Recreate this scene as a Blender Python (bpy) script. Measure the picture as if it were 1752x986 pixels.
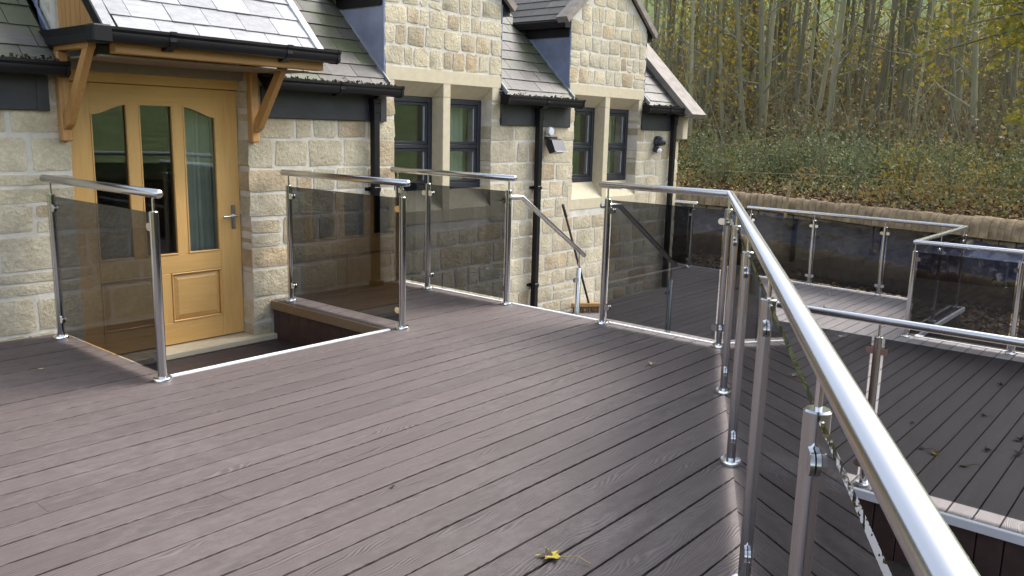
import bpy, math, random
import numpy as np
from mathutils import Vector, Matrix
random.seed(7); rng = np.random.default_rng(7)
for o in list(bpy.data.objects): bpy.data.objects.remove(o)
SC = bpy.context.scene
COL = SC.collection
R = math.radians

# ------------------------------------------------------------------ camera
cam = bpy.data.cameras.new('camera'); cam_o = bpy.data.objects.new('camera', cam); COL.objects.link(cam_o)
cam.sensor_width = 36.0; cam.lens = 29.371; cam.clip_end = 2000; cam.clip_start = 0.02
cam_o.matrix_world = Matrix(((0.64864, 0.12504, -0.75076, 0), (-0.76069, 0.13892, -0.63408, 0), (0.02501, 0.98238, 0.18522, 1.46412), (0, 0, 0, 1)))
SC.camera = cam_o
# ------------------------------------------------------------------ sky, sun, exposure
SUN_EL, SUN_AZ = 46.0, -20.0          # azimuth counted from +X towards +Y
w = bpy.data.worlds.new('World'); SC.world = w; w.use_nodes = True
nt = w.node_tree; nt.nodes.clear()
sky = nt.nodes.new('ShaderNodeTexSky'); sky.sky_type = 'NISHITA'; sky.sun_disc = False
sky.sun_elevation = R(SUN_EL); sky.sun_rotation = R(90 - SUN_AZ)
sky.air_density = 1.0; sky.dust_density = 3.0; sky.ozone_density = 1.0
bg = nt.nodes.new('ShaderNodeBackground'); bg.inputs[1].default_value = 0.15
out = nt.nodes.new('ShaderNodeOutputWorld')
hs = nt.nodes.new('ShaderNodeHueSaturation'); hs.inputs['Saturation'].default_value = 0.55   # thin white overcast
nt.links.new(sky.outputs[0], hs.inputs['Color']); nt.links.new(hs.outputs[0], bg.inputs[0]); nt.links.new(bg.outputs[0], out.inputs[0])
sun = bpy.data.lights.new('sun', 'SUN'); sun.energy = 1.2; sun.angle = R(34); sun.color = (1.0, 0.975, 0.94)
sun_o = bpy.data.objects.new('sun', sun); COL.objects.link(sun_o); sun_o.location = (30, 0, 25)
sd = Vector((math.cos(R(SUN_EL)) * math.cos(R(SUN_AZ)), math.cos(R(SUN_EL)) * math.sin(R(SUN_AZ)), math.sin(R(SUN_EL))))
sun_o.rotation_euler = sd.to_track_quat('Z', 'Y').to_euler()
vs = SC.view_settings
vs.view_transform = 'Standard'; vs.look = 'None'; vs.gamma = 1.0; vs.use_curve_mapping = False
vs.exposure = 1.58
SC.cycles.use_denoising = True
SC.cycles.max_bounces = 10; SC.cycles.transparent_max_bounces = 24
SC.cycles.caustics_reflective = False; SC.cycles.caustics_refractive = False

# ------------------------------------------------------------------ helpers
def lin(*c):
    f = lambda v: (v / 255 / 12.92) if v <= 10 else ((v / 255 + 0.055) / 1.055) ** 2.4
    return tuple(f(v) for v in c) + (1.0,)

class MB:
    def __init__(s): s.v = []; s.f = []
    def add(s, vs_, fs):
        n = len(s.v); s.v += [tuple(p) for p in vs_]; s.f += [tuple(i + n for i in f) for f in fs]; return s
    def box(s, x0, x1, y0, y1, z0, z1):
        v = [(x0,y0,z0),(x1,y0,z0),(x1,y1,z0),(x0,y1,z0),(x0,y0,z1),(x1,y0,z1),(x1,y1,z1),(x0,y1,z1)]
        return s.add(v, [(0,3,2,1),(4,5,6,7),(0,1,5,4),(1,2,6,5),(2,3,7,6),(3,0,4,7)])
    def bbox(s, x0, x1, y0, y1, z0, z1, b=0.004):
        # box with chamfered edges
        pts = []; xs = (x0, x1); ys = (y0, y1); zs = (z0, z1); idx = {}
        for i in (0,1):
            for j in (0,1):
                for k in (0,1):
                    sx = b if i == 0 else -b; sy = b if j == 0 else -b; sz = b if k == 0 else -b
                    idx[i,j,k,0] = len(pts); pts.append((xs[i], ys[j]+sy, zs[k]+sz))
                    idx[i,j,k,1] = len(pts); pts.append((xs[i]+sx, ys[j], zs[k]+sz))
                    idx[i,j,k,2] = len(pts); pts.append((xs[i]+sx, ys[j]+sy, zs[k]))
        F = []
        def q(a): F.append(tuple(a))
        for i in (0,1): q([idx[i,0,0,0], idx[i,1,0,0], idx[i,1,1,0], idx[i,0,1,0]][::(-1 if i == 0 else 1)])
        for j in (0,1): q([idx[0,j,0,1], idx[1,j,0,1], idx[1,j,1,1], idx[0,j,1,1]][::(1 if j == 0 else -1)])
        for k in (0,1): q([idx[0,0,k,2], idx[1,0,k,2], idx[1,1,k,2], idx[0,1,k,2]][::(-1 if k == 0 else 1)])
        for i in (0,1):
            for j in (0,1): q([idx[i,j,0,0], idx[i,j,1,0], idx[i,j,1,1], idx[i,j,0,1]])
        for i in (0,1):
            for k in (0,1): q([idx[i,0,k,0], idx[i,1,k,0], idx[i,1,k,2], idx[i,0,k,2]])
        for j in (0,1):
            for k in (0,1): q([idx[0,j,k,1], idx[1,j,k,1], idx[1,j,k,2], idx[0,j,k,2]])
        for i in (0,1):
            for j in (0,1):
                for k in (0,1): q([idx[i,j,k,0], idx[i,j,k,1], idx[i,j,k,2]])
        return s.add(pts, F)
    def prism(s, prof, axis, t0, t1):
        # prof: closed list of (a,b); axis 0: (t,a,b) 1: (a,t,b) 2: (a,b,t)
        def P(t, a, b): return ((t,a,b), (a,t,b), (a,b,t))[axis]
        n = len(prof); v = [P(t0,*p) for p in prof] + [P(t1,*p) for p in prof]
        f = [tuple(range(n))[::-1], tuple(range(n, 2*n))]
        f += [(i, (i+1) % n, n+(i+1) % n, n+i) for i in range(n)]
        return s.add(v, f)
    def tube(s, pts, r, n=12, cap=True, dome=0.0):
        # mitred tube along pts; r a number or a list
        P = [Vector(p) for p in pts]; m = len(P); rr = r if isinstance(r, (list, tuple)) else [r] * m
        d = [(P[i+1]-P[i]).normalized() for i in range(m-1)]
        up = Vector((0,0,1)) if abs(d[0].z) < 0.9 else Vector((1,0,0))
        a = d[0].cross(up).normalized(); b = a.cross(d[0]).normalized()
        rings = []
        for i in range(m):
            din = d[max(i-1, 0)]; dout = d[min(i, m-2)]
            if i > 0 and (din - dout).length > 1e-6 and i < m-1:
                pass
            c0 = P[i]
            nrm = (din + dout); nrm = nrm.normalized() if nrm.length > 1e-6 else din
            ring = []
            for k in range(n):
                t = 2*math.pi*k/n
                o = a*math.cos(t)*rr[i] + b*math.sin(t)*rr[i]
                # project along din onto the mitre plane
                dd = din.dot(nrm)
                o2 = o - din * (o.dot(nrm)/dd) if abs(dd) > 0.2 else o
                ring.append(c0 + o2)
            rings.append(ring)
            if i < m-1 and i >= 0 and (din-dout).length > 1e-6:
                q = din.rotation_difference(dout); a = q @ a; b = q @ b
        base = len(s.v)
        for rg in rings: s.v += [tuple(p) for p in rg]
        for i in range(m-1):
            for k in range(n):
                s.f.append((base+i*n+k, base+i*n+(k+1) % n, base+(i+1)*n+(k+1) % n, base+(i+1)*n+k))
        if cap:
            for e, (c0, dr, ring0) in enumerate(((P[0], -d[0], 0), (P[-1], d[-1], m-1))):
                if dome > 0:
                    nb = len(s.v)
                    rg = [c0 + dr*dome*0.7 + (Vector(p)-c0)*0.72 for p in rings[ring0]]
                    s.v += [tuple(p) for p in rg] + [tuple(c0 + dr*dome)]
                    for k in range(n):
                        q4 = (base+ring0*n+k, base+ring0*n+(k+1) % n, nb+(k+1) % n, nb+k)
                        s.f.append(q4 if e == 1 else q4[::-1])
                        t3 = (nb+k, nb+(k+1) % n, nb+n); s.f.append(t3 if e == 1 else t3[::-1])
                else:
                    idx = tuple(base+ring0*n+k for k in range(n))
                    s.f.append(idx if e == 1 else idx[::-1])
        return s
    def lathe(s, prof, n=24, c=(0,0)):
        base = len(s.v); m = len(prof)
        for r_, z in prof:
            for k in range(n):
                t = 2*math.pi*k/n; s.v.append((c[0]+r_*math.cos(t), c[1]+r_*math.sin(t), z))
        for i in range(m-1):
            for k in range(n): s.f.append((base+i*n+k, base+i*n+(k+1) % n, base+(i+1)*n+(k+1) % n, base+(i+1)*n+k))
        s.f.append(tuple(base+k for k in range(n))[::-1]); s.f.append(tuple(base+(m-1)*n+k for k in range(n)))
        return s
    def mesh(s, name, smooth=None):
        me = bpy.data.meshes.new(name); me.from_pydata(s.v, [], s.f); me.update()
        if smooth is not None:
            me.polygons.foreach_set('use_smooth', [True]*len(me.polygons))
            me.set_sharp_from_angle(angle=R(smooth))
        return me

WL = {}
def link(name, data, parent=None, loc=(0,0,0), mat=None):
    o = bpy.data.objects.new(name, data); COL.objects.link(o)
    L = Vector(loc); WL[o.name] = L
    if parent is not None:
        o.parent = parent; o.location = L - WL[parent.name]
    else: o.location = L
    if mat is not None and data is not None and not data.materials: data.materials.append(mat)
    return o
def obj(name, mb, mat, parent=None, loc=(0,0,0), smooth=None):
    me = mb if isinstance(mb, bpy.types.Mesh) else mb.mesh(name, smooth)
    return link(name, me, parent, loc, mat)
def tag(o, label=None, cat=None, group=None, kind=None):
    if label: o['label'] = label
    if cat: o['category'] = cat
    if group: o['group'] = group
    if kind: o['kind'] = kind
    return o
def thing(name, label, cat, loc=(0,0,0), group=None):
    return tag(link(name, None, None, loc), label, cat, group)
def structure(o): o['kind'] = 'structure'; return o

def quads_mesh(name, C, size, mat, nrm_bias=0.0, aspect=0.6, bend=True):
    # many leaf shaped faces: C (N,3) centres, size (N,) ; random orientation, diamond shaped and folded
    N = len(C); C = np.asarray(C, float); size = np.asarray(size, float)
    a = rng.normal(size=(N,3)); a[:,2] *= (1-nrm_bias); a /= np.linalg.norm(a, axis=1)[:,None] + 1e-9
    b = rng.normal(size=(N,3)); b[:,2] *= (1-nrm_bias); b -= a*np.sum(a*b, 1)[:,None]; b /= np.linalg.norm(b, axis=1)[:,None] + 1e-9
    n = np.cross(a, b)
    s = size[:,None]
    k = 0.18 if bend else 0.0
    V = np.stack([C-a*s*0.5, C+b*s*0.5*aspect + n*s*k - a*s*0.05, C+a*s*0.5, C-b*s*0.5*aspect + n*s*k - a*s*0.05], 1).reshape(-1,3)
    return tri_quads(name, V, N, mat)
def tri_quads(name, V, N, mat):
    me = bpy.data.meshes.new(name)
    me.vertices.add(N*4); me.vertices.foreach_set('co', V.astype(np.float32).ravel())
    me.loops.add(N*4); me.loops.foreach_set('vertex_index', np.arange(N*4, dtype=np.int32))
    me.polygons.add(N); me.polygons.foreach_set('loop_start', np.arange(0, N*4, 4, dtype=np.int32))
    me.update(calc_edges=True); me.validate()
    me.materials.append(mat)
    return me

# ------------------------------------------------------------------ materials
def new_mat(name):
    m = bpy.data.materials.new(name); m.use_nodes = True; t = m.node_tree; t.nodes.clear()
    o = t.nodes.new('ShaderNodeOutputMaterial'); p = t.nodes.new('ShaderNodeBsdfPrincipled')
    t.links.new(p.outputs[0], o.inputs[0]); return m, t, p
def N(t, kind, **kw):
    n = t.nodes.new('ShaderNode'+kind)
    for k, v in kw.items():
        if k in n.inputs: n.inputs[k].default_value = v
        else: setattr(n, k, v)
    return n
def ramp(t, stops, interp='LINEAR'):
    n = t.nodes.new('ShaderNodeValToRGB'); n.color_ramp.interpolation = interp
    e = n.color_ramp.elements
    while len(e) > 1: e.remove(e[-1])
    e[0].position, e[0].color = stops[0]
    for p, c in stops[1:]:
        x = e.new(p); x.color = c
    return n
def mix(t, fac, a, b, blend='MIX'):
    n = t.nodes.new('ShaderNodeMix'); n.data_type = 'RGBA'; n.blend_type = blend
    for sock, v in ((0, fac), (6, a), (7, b)):
        if hasattr(v, 'is_linked') or hasattr(v, 'links'): t.links.new(v, n.inputs[sock])
        else: n.inputs[sock].default_value = v
    return n.outputs[2]
def coords(t, scale=(1,1,1), rand=0.0, rot=(0,0,0)):
    tc = N(t, 'TexCoord'); mp = N(t, 'Mapping'); mp.inputs['Scale'].default_value = scale; mp.inputs['Rotation'].default_value = rot
    t.links.new(tc.outputs['Object'], mp.inputs[0])
    if rand:
        oi = N(t, 'ObjectInfo'); mu = N(t, 'VectorMath', operation='MULTIPLY_ADD')
        cb = N(t, 'CombineXYZ')
        m1 = N(t, 'Math', operation='MULTIPLY'); m1.inputs[1].default_value = rand
        m2 = N(t, 'Math', operation='MULTIPLY'); m2.inputs[1].default_value = rand*1.7
        t.links.new(oi.outputs['Random'], m1.inputs[0]); t.links.new(oi.outputs['Random'], m2.inputs[0])
        t.links.new(m1.outputs[0], cb.inputs[0]); t.links.new(m2.outputs[0], cb.inputs[1]); t.links.new(m1.outputs[0], cb.inputs[2])
        ad = N(t, 'VectorMath', operation='ADD'); t.links.new(mp.outputs[0], ad.inputs[0]); t.links.new(cb.outputs[0], ad.inputs[1])
        return ad.outputs[0]
    return mp.outputs[0]
def noise(t, vec, scale, detail=4, rough=0.55, dist=0.0):
    n = N(t, 'TexNoise'); n.inputs['Scale'].default_value = scale; n.inputs['Detail'].default_value = detail
    n.inputs['Roughness'].default_value = rough; n.inputs['Distortion'].default_value = dist
    t.links.new(vec, n.inputs['Vector']); return n.outputs[0]
def bump(t, p, h, strength, dist=0.01):
    b = N(t, 'Bump'); b.inputs['Strength'].default_value = strength; b.inputs['Distance'].default_value = dist
    t.links.new(h, b.inputs['Height']); t.links.new(b.outputs[0], p.inputs['Normal']); return b
def simple(name, col, rough=0.6, metal=0.0, var=0.12, nscale=8, bstr=0.0, spec=0.5, bdist=0.005, rand=0.0):
    m, t, p = new_mat(name); v = coords(t, rand=rand)
    n = noise(t, v, nscale)
    c2 = tuple(min(1, x*(1+var)) for x in col[:3]) + (1,); c1 = tuple(x*(1-var) for x in col[:3]) + (1,)
    r = ramp(t, [(0.3, c1), (0.7, c2)]); t.links.new(n, r.inputs[0]); t.links.new(r.outputs[0], p.inputs['Base Color'])
    p.inputs['Roughness'].default_value = rough; p.inputs['Metallic'].default_value = metal
    p.inputs['Specular IOR Level'].default_value = spec
    if bstr: bump(t, p, noise(t, v, nscale*3), bstr, bdist)
    return m

def mat_stone(name, island=False, dark=1.0):
    m, t, p = new_mat(name); v = coords(t, rand=0.0)
    if island: rnd = N(t, 'NewGeometry').outputs['Random Per Island']
    else: rnd = N(t, 'ObjectInfo').outputs['Random']
    k = dark
    C = lambda a, b, c: (a*k*0.99, b*k*0.985, c*k*0.97, 1)
    r = ramp(t, [(0.0, C(.46,.41,.30)), (0.14, C(.58,.525,.40)), (0.28, C(.50,.465,.37)), (0.42, C(.62,.56,.42)), (0.55, C(.54,.48,.345)), (0.68, C(.44,.415,.335)), (0.78, C(.57,.51,.39)), (0.86, C(.50,.37,.23)), (0.93, C(.34,.255,.17)), (1.0, C(.53,.475,.35))])
    t.links.new(rnd, r.inputs[0])
    n1 = noise(t, v, 7, 6, 0.65); n2 = noise(t, v, 38, 5, 0.7); n3 = noise(t, v, 2.4, 3)
    r1 = ramp(t, [(0.3, C(.36,.305,.20)), (0.62, C(.62,.565,.43))]); t.links.new(n1, r1.inputs[0])
    c = mix(t, 0.42, r.outputs[0], r1.outputs[0])
    r2 = ramp(t, [(0.35, (0.76,0.74,0.71,1)), (0.6, (1.08,1.07,1.05,1))]); t.links.new(n2, r2.inputs[0])
    c = mix(t, 0.55, c, r2.outputs[0], 'MULTIPLY')
    r3 = ramp(t, [(0.5, (0,0,0,1)), (0.75, (0.55,0.55,0.55,1))]); t.links.new(n3, r3.inputs[0])
    c = mix(t, r3.outputs[0], c, C(.29,.25,.165))
    n4 = noise(t, coords(t, (1.6, 1.6, 0.35)), 1.6, 5, 0.65); r4 = ramp(t, [(0.33, (0.82,0.80,0.77,1)), (0.6, (1.04,1.04,1.03,1))]); t.links.new(n4, r4.inputs[0])
    c = mix(t, 0.8, c, r4.outputs[0], 'MULTIPLY')
    t.links.new(c, p.inputs['Base Color']); p.inputs['Roughness'].default_value = 0.9; p.inputs['Specular IOR Level'].default_value = 0.25
    hm = N(t, 'Math', operation='ADD'); t.links.new(noise(t, v, 14, 8, 0.7), hm.inputs[0]); t.links.new(n2, hm.inputs[1])
    hm2 = N(t, 'Math', operation='MULTIPLY_ADD'); t.links.new(noise(t, v, 5.5, 3, 0.5), hm2.inputs[0]); hm2.inputs[1].default_value = 1.6; t.links.new(hm.outputs[0], hm2.inputs[2])
    bump(t, p, hm2.outputs[0], 0.7, 0.020)
    return m

def mat_deck(name, base=(0.092,0.0725,0.068), dirt=True):
    m, t, p = new_mat(name)
    v = coords(t, (0.26, 1, 1), rand=9.0)
    wv = N(t, 'TexWave'); wv.wave_type = 'BANDS'; wv.bands_direction = 'Y'; wv.wave_profile = 'SIN'
    wv.inputs['Scale'].default_value = 40; wv.inputs['Distortion'].default_value = 44; wv.inputs['Detail'].default_value = 1.0
    wv.inputs['Detail Scale'].default_value = 0.24; wv.inputs['Detail Roughness'].default_value = 0.45
    t.links.new(v, wv.inputs['Vector'])
    w0 = coords(t)
    fine = noise(t, coords(t, (4, 90, 1), rand=5.0), 1.0, 3, 0.6)
    big = noise(t, w0, 0.9, 5, 0.6); sp = noise(t, coords(t, (5, 9, 1), rand=0.0), 2.4, 8, 0.72, 0.4)
    b = base
    oi = N(t, 'ObjectInfo')
    rb = ramp(t, [(0, tuple(x*0.91 for x in b)+(1,)), (0.5, b+(1,)), (1, tuple(x*1.09 for x in b)+(1,))]); t.links.new(oi.outputs['Random'], rb.inputs[0])
    rw = ramp(t, [(0.0, (0.84,0.84,0.84,1)), (0.55, (1,1,1,1)), (0.8, (1.15,1.15,1.15,1)), (1.0, (1.6,1.58,1.56,1))]); t.links.new(wv.outputs['Fac'], rw.inputs[0])
    c = mix(t, 1.0, rb.outputs[0], rw.outputs[0], 'MULTIPLY')
    rf = ramp(t, [(0.3, (0.86,0.85,0.85,1)), (0.7, (1.12,1.12,1.12,1))]); t.links.new(fine, rf.inputs[0])
    c = mix(t, 1.0, c, rf.outputs[0], 'MULTIPLY')
    if dirt:
        mm = N(t, 'Math', operation='MULTIPLY'); t.links.new(big, mm.inputs[0]); t.links.new(sp, mm.inputs[1])
        rd = ramp(t, [(0.24, (0,0,0,1)), (0.40, (0.55,0.55,0.55,1))]); t.links.new(mm.outputs[0], rd.inputs[0])
        c = mix(t, rd.outputs[0], c, (0.17,0.145,0.135,1))
    t.links.new(c, p.inputs['Base Color'])
    p.inputs['Roughness'].default_value = 0.58; p.inputs['Specular IOR Level'].default_value = 0.4
    hm = N(t, 'Math', operation='MULTIPLY_ADD'); t.links.new(wv.outputs['Fac'], hm.inputs[0]); hm.inputs[1].default_value = 0.7; t.links.new(fine, hm.inputs[2])
    bump(t, p, hm.outputs[0], 0.75, 0.0025)
    return m

def mat_wood(name, a, b, vertical=True, rough=0.45):
    m, t, p = new_mat(name)
    v = coords(t, (14, 14, 1.1) if vertical else (1.1, 14, 14), rand=3.0)
    n = noise(t, v, 2.0, 5, 0.6, 1.2); n2 = noise(t, coords(t), 1.3, 2)
    r = ramp(t, [(0.25, a), (0.75, b)]); t.links.new(n, r.inputs[0])
    r2 = ramp(t, [(0.3, (0.88,0.86,0.84,1)), (0.7, (1.08,1.07,1.05,1))]); t.links.new(n2, r2.inputs[0])
    c = mix(t, 1.0, r.outputs[0], r2.outputs[0], 'MULTIPLY'); t.links.new(c, p.inputs['Base Color'])
    p.inputs['Roughness'].default_value = rough
    bump(t, p, n, 0.12, 0.002); return m

def mat_glass(name, tint, ior=1.5, tr=1.0):
    m = bpy.data.materials.new(name); m.use_nodes = True; t = m.node_tree; t.nodes.clear()
    o = N(t, 'OutputMaterial'); mx = N(t, 'MixShader'); fr = N(t, 'Fresnel'); fr.inputs['IOR'].default_value = ior
    tb = N(t, 'BsdfTransparent'); tb.inputs[0].default_value = tint
    gl = N(t, 'BsdfGlossy'); gl.inputs['Roughness'].default_value = 0.0; gl.inputs[0].default_value = (0.96, 0.96, 0.97, 1)
    v = coords(t); b = N(t, 'Bump'); b.inputs['Strength'].default_value = 0.006; b.inputs['Distance'].default_value = 0.003
    t.links.new(noise(t, v, 2.2, 1), b.inputs['Height']); t.links.new(b.outputs[0], gl.inputs['Normal'])
    ge = N(t, 'NewGeometry'); mi = N(t, 'Mix'); mi.data_type = 'FLOAT'; mi.inputs[2].default_value = ior; mi.inputs[3].default_value = 1/ior
    t.links.new(ge.outputs['Backfacing'], mi.inputs[0]); t.links.new(mi.outputs[0], fr.inputs['IOR'])   # a thin sheet: same reflectance on both faces
    t.links.new(fr.outputs[0], mx.inputs[0]); t.links.new(tb.outputs[0], mx.inputs[1]); t.links.new(gl.outputs[0], mx.inputs[2])
    t.links.new(mx.outputs[0], o.inputs[0]); return m

def mat_steel(name, rough=0.2, col=(0.72,0.72,0.71,1)):
    m, t, p = new_mat(name)
    p.inputs['Roughness'].default_value = rough
    p.inputs['Base Color'].default_value = col; p.inputs['Metallic'].default_value = 1.0
    return m

def mat_leaf(name, stops, trans=0.35, rough=0.55):
    m = bpy.data.materials.new(name); m.use_nodes = True; t = m.node_tree; t.nodes.clear()
    o = N(t, 'OutputMaterial'); p = N(t, 'BsdfPrincipled'); tr = N(t, 'BsdfTranslucent'); mx = N(t, 'MixShader')
    g = N(t, 'NewGeometry'); r = ramp(t, stops); t.links.new(g.outputs['Random Per Island'], r.inputs[0])
    t.links.new(r.outputs[0], p.inputs['Base Color']); t.links.new(r.outputs[0], tr.inputs[0])
    p.inputs['Roughness'].default_value = rough; p.inputs['Specular IOR Level'].default_value = 0.3
    mx.inputs[0].default_value = trans
    t.links.new(p.outputs[0], mx.inputs[1]); t.links.new(tr.outputs[0], mx.inputs[2]); t.links.new(mx.outputs[0], o.inputs[0]); return m

def mat_slate(name, cols, moss=0.0, rough=0.55, edge=None):
    m, t, p = new_mat(name); v = coords(t)
    rnd = N(t, 'ObjectInfo').outputs['Random']
    r = ramp(t, cols); t.links.new(rnd, r.inputs[0])
    n = noise(t, coords(t, (6, 25, 25)), 1.6, 6, 0.65)
    r1 = ramp(t, [(0.3, (0.75,0.75,0.76,1)), (0.7, (1.15,1.15,1.14,1))]); t.links.new(n, r1.inputs[0])
    c = mix(t, 1.0, r.outputs[0], r1.outputs[0], 'MULTIPLY')
    if moss:
        n2 = noise(t, v, 1.7, 6, 0.65); rm = ramp(t, [(0.56-0.12*moss, (0,0,0,1)), (0.74-0.1*moss, (0.85,0.85,0.85,1))]); t.links.new(n2, rm.inputs[0])
        c = mix(t, rm.outputs[0], c, (0.075,0.085,0.035,1))
    t.links.new(c, p.inputs['Base Color']); p.inputs['Roughness'].default_value = rough
    bump(t, p, noise(t, coords(t, (4, 9, 9)), 5, 6, 0.7), 0.5, 0.006); return m

M = {}
M['stone'] = mat_stone('stone_buff', False, 1.13); M['stone_many'] = mat_stone('stone_buff_many', True, 1.13); M['wall_stone'] = mat_stone('stone_mossy', False, 0.5)
M['mortar'] = simple('mortar', (.60,.565,.485,1), 0.95, var=0.15, nscale=9, bstr=0.6, spec=0.2, bdist=0.008)
M['ashlar'] = simple('cut_stone', (.56,.49,.345,1), 0.85, var=0.07, nscale=16, bstr=0.25, spec=0.25, bdist=0.003, rand=2)
M['coping_grey'] = simple('weathered_coping', (.235,.205,.175,1), 0.75, var=0.25, nscale=9, bstr=0.5)
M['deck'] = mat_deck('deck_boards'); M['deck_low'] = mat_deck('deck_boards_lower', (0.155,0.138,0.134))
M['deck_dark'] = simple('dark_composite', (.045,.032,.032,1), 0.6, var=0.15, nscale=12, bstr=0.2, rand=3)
M['fascia'] = simple('dark_fascia', (.060,.034,.030,1), 0.6, var=0.2, nscale=10, bstr=0.2, rand=3)
M['tan'] = mat_wood('tan_edge', (.20,.135,.075,1), (.27,.19,.11,1), False, 0.6)
M['under'] = simple('deck_frame', (.02,.016,.014,1), 0.9)
M['trim'] = simple('white_aluminium', (.74,.75,.77,1), 0.35, var=0.05, nscale=6)
M['steel'] = mat_steel('brushed_steel', 0.24, (.60,.60,.60,1)); M['steel_bright'] = mat_steel('polished_steel', 0.12, (.78,.78,.78,1))
M['rubber'] = simple('black_rubber', (.012,.012,.013,1), 0.6)
M['glass'] = mat_glass('smoked_glass', (0.385,0.395,0.41,1)); M['pane'] = mat_glass('window_glass', (0.90,0.93,0.91,1), 1.75)
M['black'] = simple('black_gutter_plastic', (.008,.007,.009,1), 0.4, var=0.2, nscale=5, spec=0.3)
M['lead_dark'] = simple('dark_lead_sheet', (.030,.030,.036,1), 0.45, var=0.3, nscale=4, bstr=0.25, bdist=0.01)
M['lead'] = simple('blue_grey_lead', (.20,.225,.32,1), 0.42, var=0.2, nscale=5, bstr=0.3, bdist=0.012)
M['lead_light'] = simple('bright_lead_edge', (.27,.29,.33,1), 0.4, var=0.2, nscale=9)
M['slate'] = mat_slate('roof_slate', [(0,(.075,.068,.062,1)),(0.35,(.11,.097,.088,1)),(0.7,(.135,.12,.108,1)),(1,(.085,.074,.07,1))], 1.05)
M['slate_moss'] = mat_slate('mossy_slate', [(0,(.075,.072,.066,1)),(1,(.10,.093,.085,1))], 1.9)
M['slate_new'] = mat_slate('pale_slate', [(0,(.25,.25,.258,1)),(0.5,(.33,.33,.338,1)),(1,(.22,.22,.228,1))], 0.0, 0.42)
M['oak'] = mat_wood('oak_beam', (.40,.20,.065,1), (.56,.31,.115,1), False); M['oak_v'] = mat_wood('oak_post', (.42,.215,.07,1), (.58,.325,.12,1), True)
M['door'] = mat_wood('varnished_door', (.66,.395,.13,1), (.78,.485,.18,1), True, 0.38); M['door_h'] = mat_wood('varnished_rail', (.66,.395,.13,1), (.78,.485,.18,1), False, 0.38)
M['soffit'] = simple('soffit_paint', (.30,.245,.185,1), 0.8, var=0.08, nscale=20)
M['frame'] = simple('anthracite_frame', (.030,.032,.042,1), 0.35, var=0.15, nscale=4)
M['spacer'] = simple('silver_bead', (.42,.45,.50,1), 0.35)
M['room'] = simple('dark_room', (.16,.14,.12,1), 0.9); M['curtain'] = simple('pale_curtain', (.62,.66,.58,1), 0.9, var=0.08)
M['moss'] = simple('gutter_moss', (.035,.028,.014,1), 0.95, var=0.5, nscale=30)

def in_mat_ground():
    m, t, p = new_mat('soil'); v = coords(t)
    n = noise(t, v, 2.2, 8, 0.7); r = ramp(t, [(0.3, (.035,.026,.018,1)), (0.6, (.085,.066,.046,1)), (0.8, (.14,.115,.085,1))]); t.links.new(n, r.inputs[0])
    t.links.new(r.outputs[0], p.inputs['Base Color']); p.inputs['Roughness'].default_value = 0.95
    bump(t, p, noise(t, v, 6, 8, 0.75), 1.0, 0.08); return m
M['soil'] = in_mat_ground()

# ------------------------------------------------------------------ ground and hillside
structure(obj('ground', MB().add([(-600,-600,-1.11),(600,-600,-1.11),(600,600,-1.11),(-600,600,-1.11)], [(0,1,2,3)]), M['soil']))
CX, CY = 6.0, 4.0
_a = np.array([-180,-135,-90,-45,-20,-8.5,-3.3,2.2,7.4,12,16.4,21,26,32,45,90,135,180.0])
_r = np.array([14,13,12,11,10.4,10.15,10.3,10.5,10.9,11.55,12.35,13.0,13.45,14.0,15,16,15,14.0])
_af = np.arange(-180, 180, 0.5); _rf = np.interp(_af, _a, _r)
_k = np.hanning(19); _k /= _k.sum(); _rf = np.convolve(np.r_[_rf[-9:], _rf, _rf[:9]], _k, 'valid')
def wall_r(th): return float(np.interp((th+180) % 360-180, np.r_[_af, 180], np.r_[_rf, _rf[0]]))
_s = np.array([0,3,6,9,15,25,40,80,150,300,700.0]); _z = np.array([.08,.30,.62,1.0,2.1,5.2,11,29,58,90,100.0])
def hill_z(th, s):
    z = float(np.interp(s, _s, _z))
    k = float(np.interp(th, [-180,-104,-74,-25,-15,60,80,110,150,180], [0.02,0.02,0.7,0.75,1.0,1.0,0.7,0.7,0.02,0.02]))   # unseen hill lowered behind the camera so open sky lights posts and walls
    x = math.radians(th)
    return 0.08 + (z-0.08)*k + 0.12*min(1, s/4)*math.sin(9*x+s*0.7)*math.sin(5*x-s*0.31)
def hill_pt(th, s, dz=0.0):
    r_ = wall_r(th)+s; return (CX+r_*math.cos(R(th)), CY+r_*math.sin(R(th)), hill_z(th, s)+dz)
def mat_hill():
    m, t, p = new_mat('hillside'); v = coords(t)
    n = noise(t, v, 1.3, 8, 0.7); n2 = noise(t, v, 0.25, 4)
    litter = ramp(t, [(0.3, (.055,.037,.018,1)), (0.5, (.14,.095,.045,1)), (0.7, (.24,.17,.08,1))]); t.links.new(n, litter.inputs[0])
    grass = ramp(t, [(0.3, (.085,.12,.04,1)), (0.55, (.14,.185,.07,1)), (0.75, (.20,.23,.10,1))]); t.links.new(n, grass.inputs[0])
    at = N(t, 'Attribute'); at.attribute_name = 'grass'
    c = mix(t, at.outputs['Fac'], litter.outputs[0], grass.outputs[0]); t.links.new(c, p.inputs['Base Color'])
    p.inputs['Roughness'].default_value = 0.95; p.inputs['Specular IOR Level'].default_value = 0.1
    bump(t, p, noise(t, v, 5, 8, 0.75), 1.0, 0.1); return m
ths = np.arange(-180, 180, 1.5); ss = [0.10,0.6,1.2,2,3,4,5,6,7.5,9,11,13,15,18,21,25,30,35,40,50,65,80,110,150,220,300,450,700]
V, F, G = [], [], []
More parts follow.
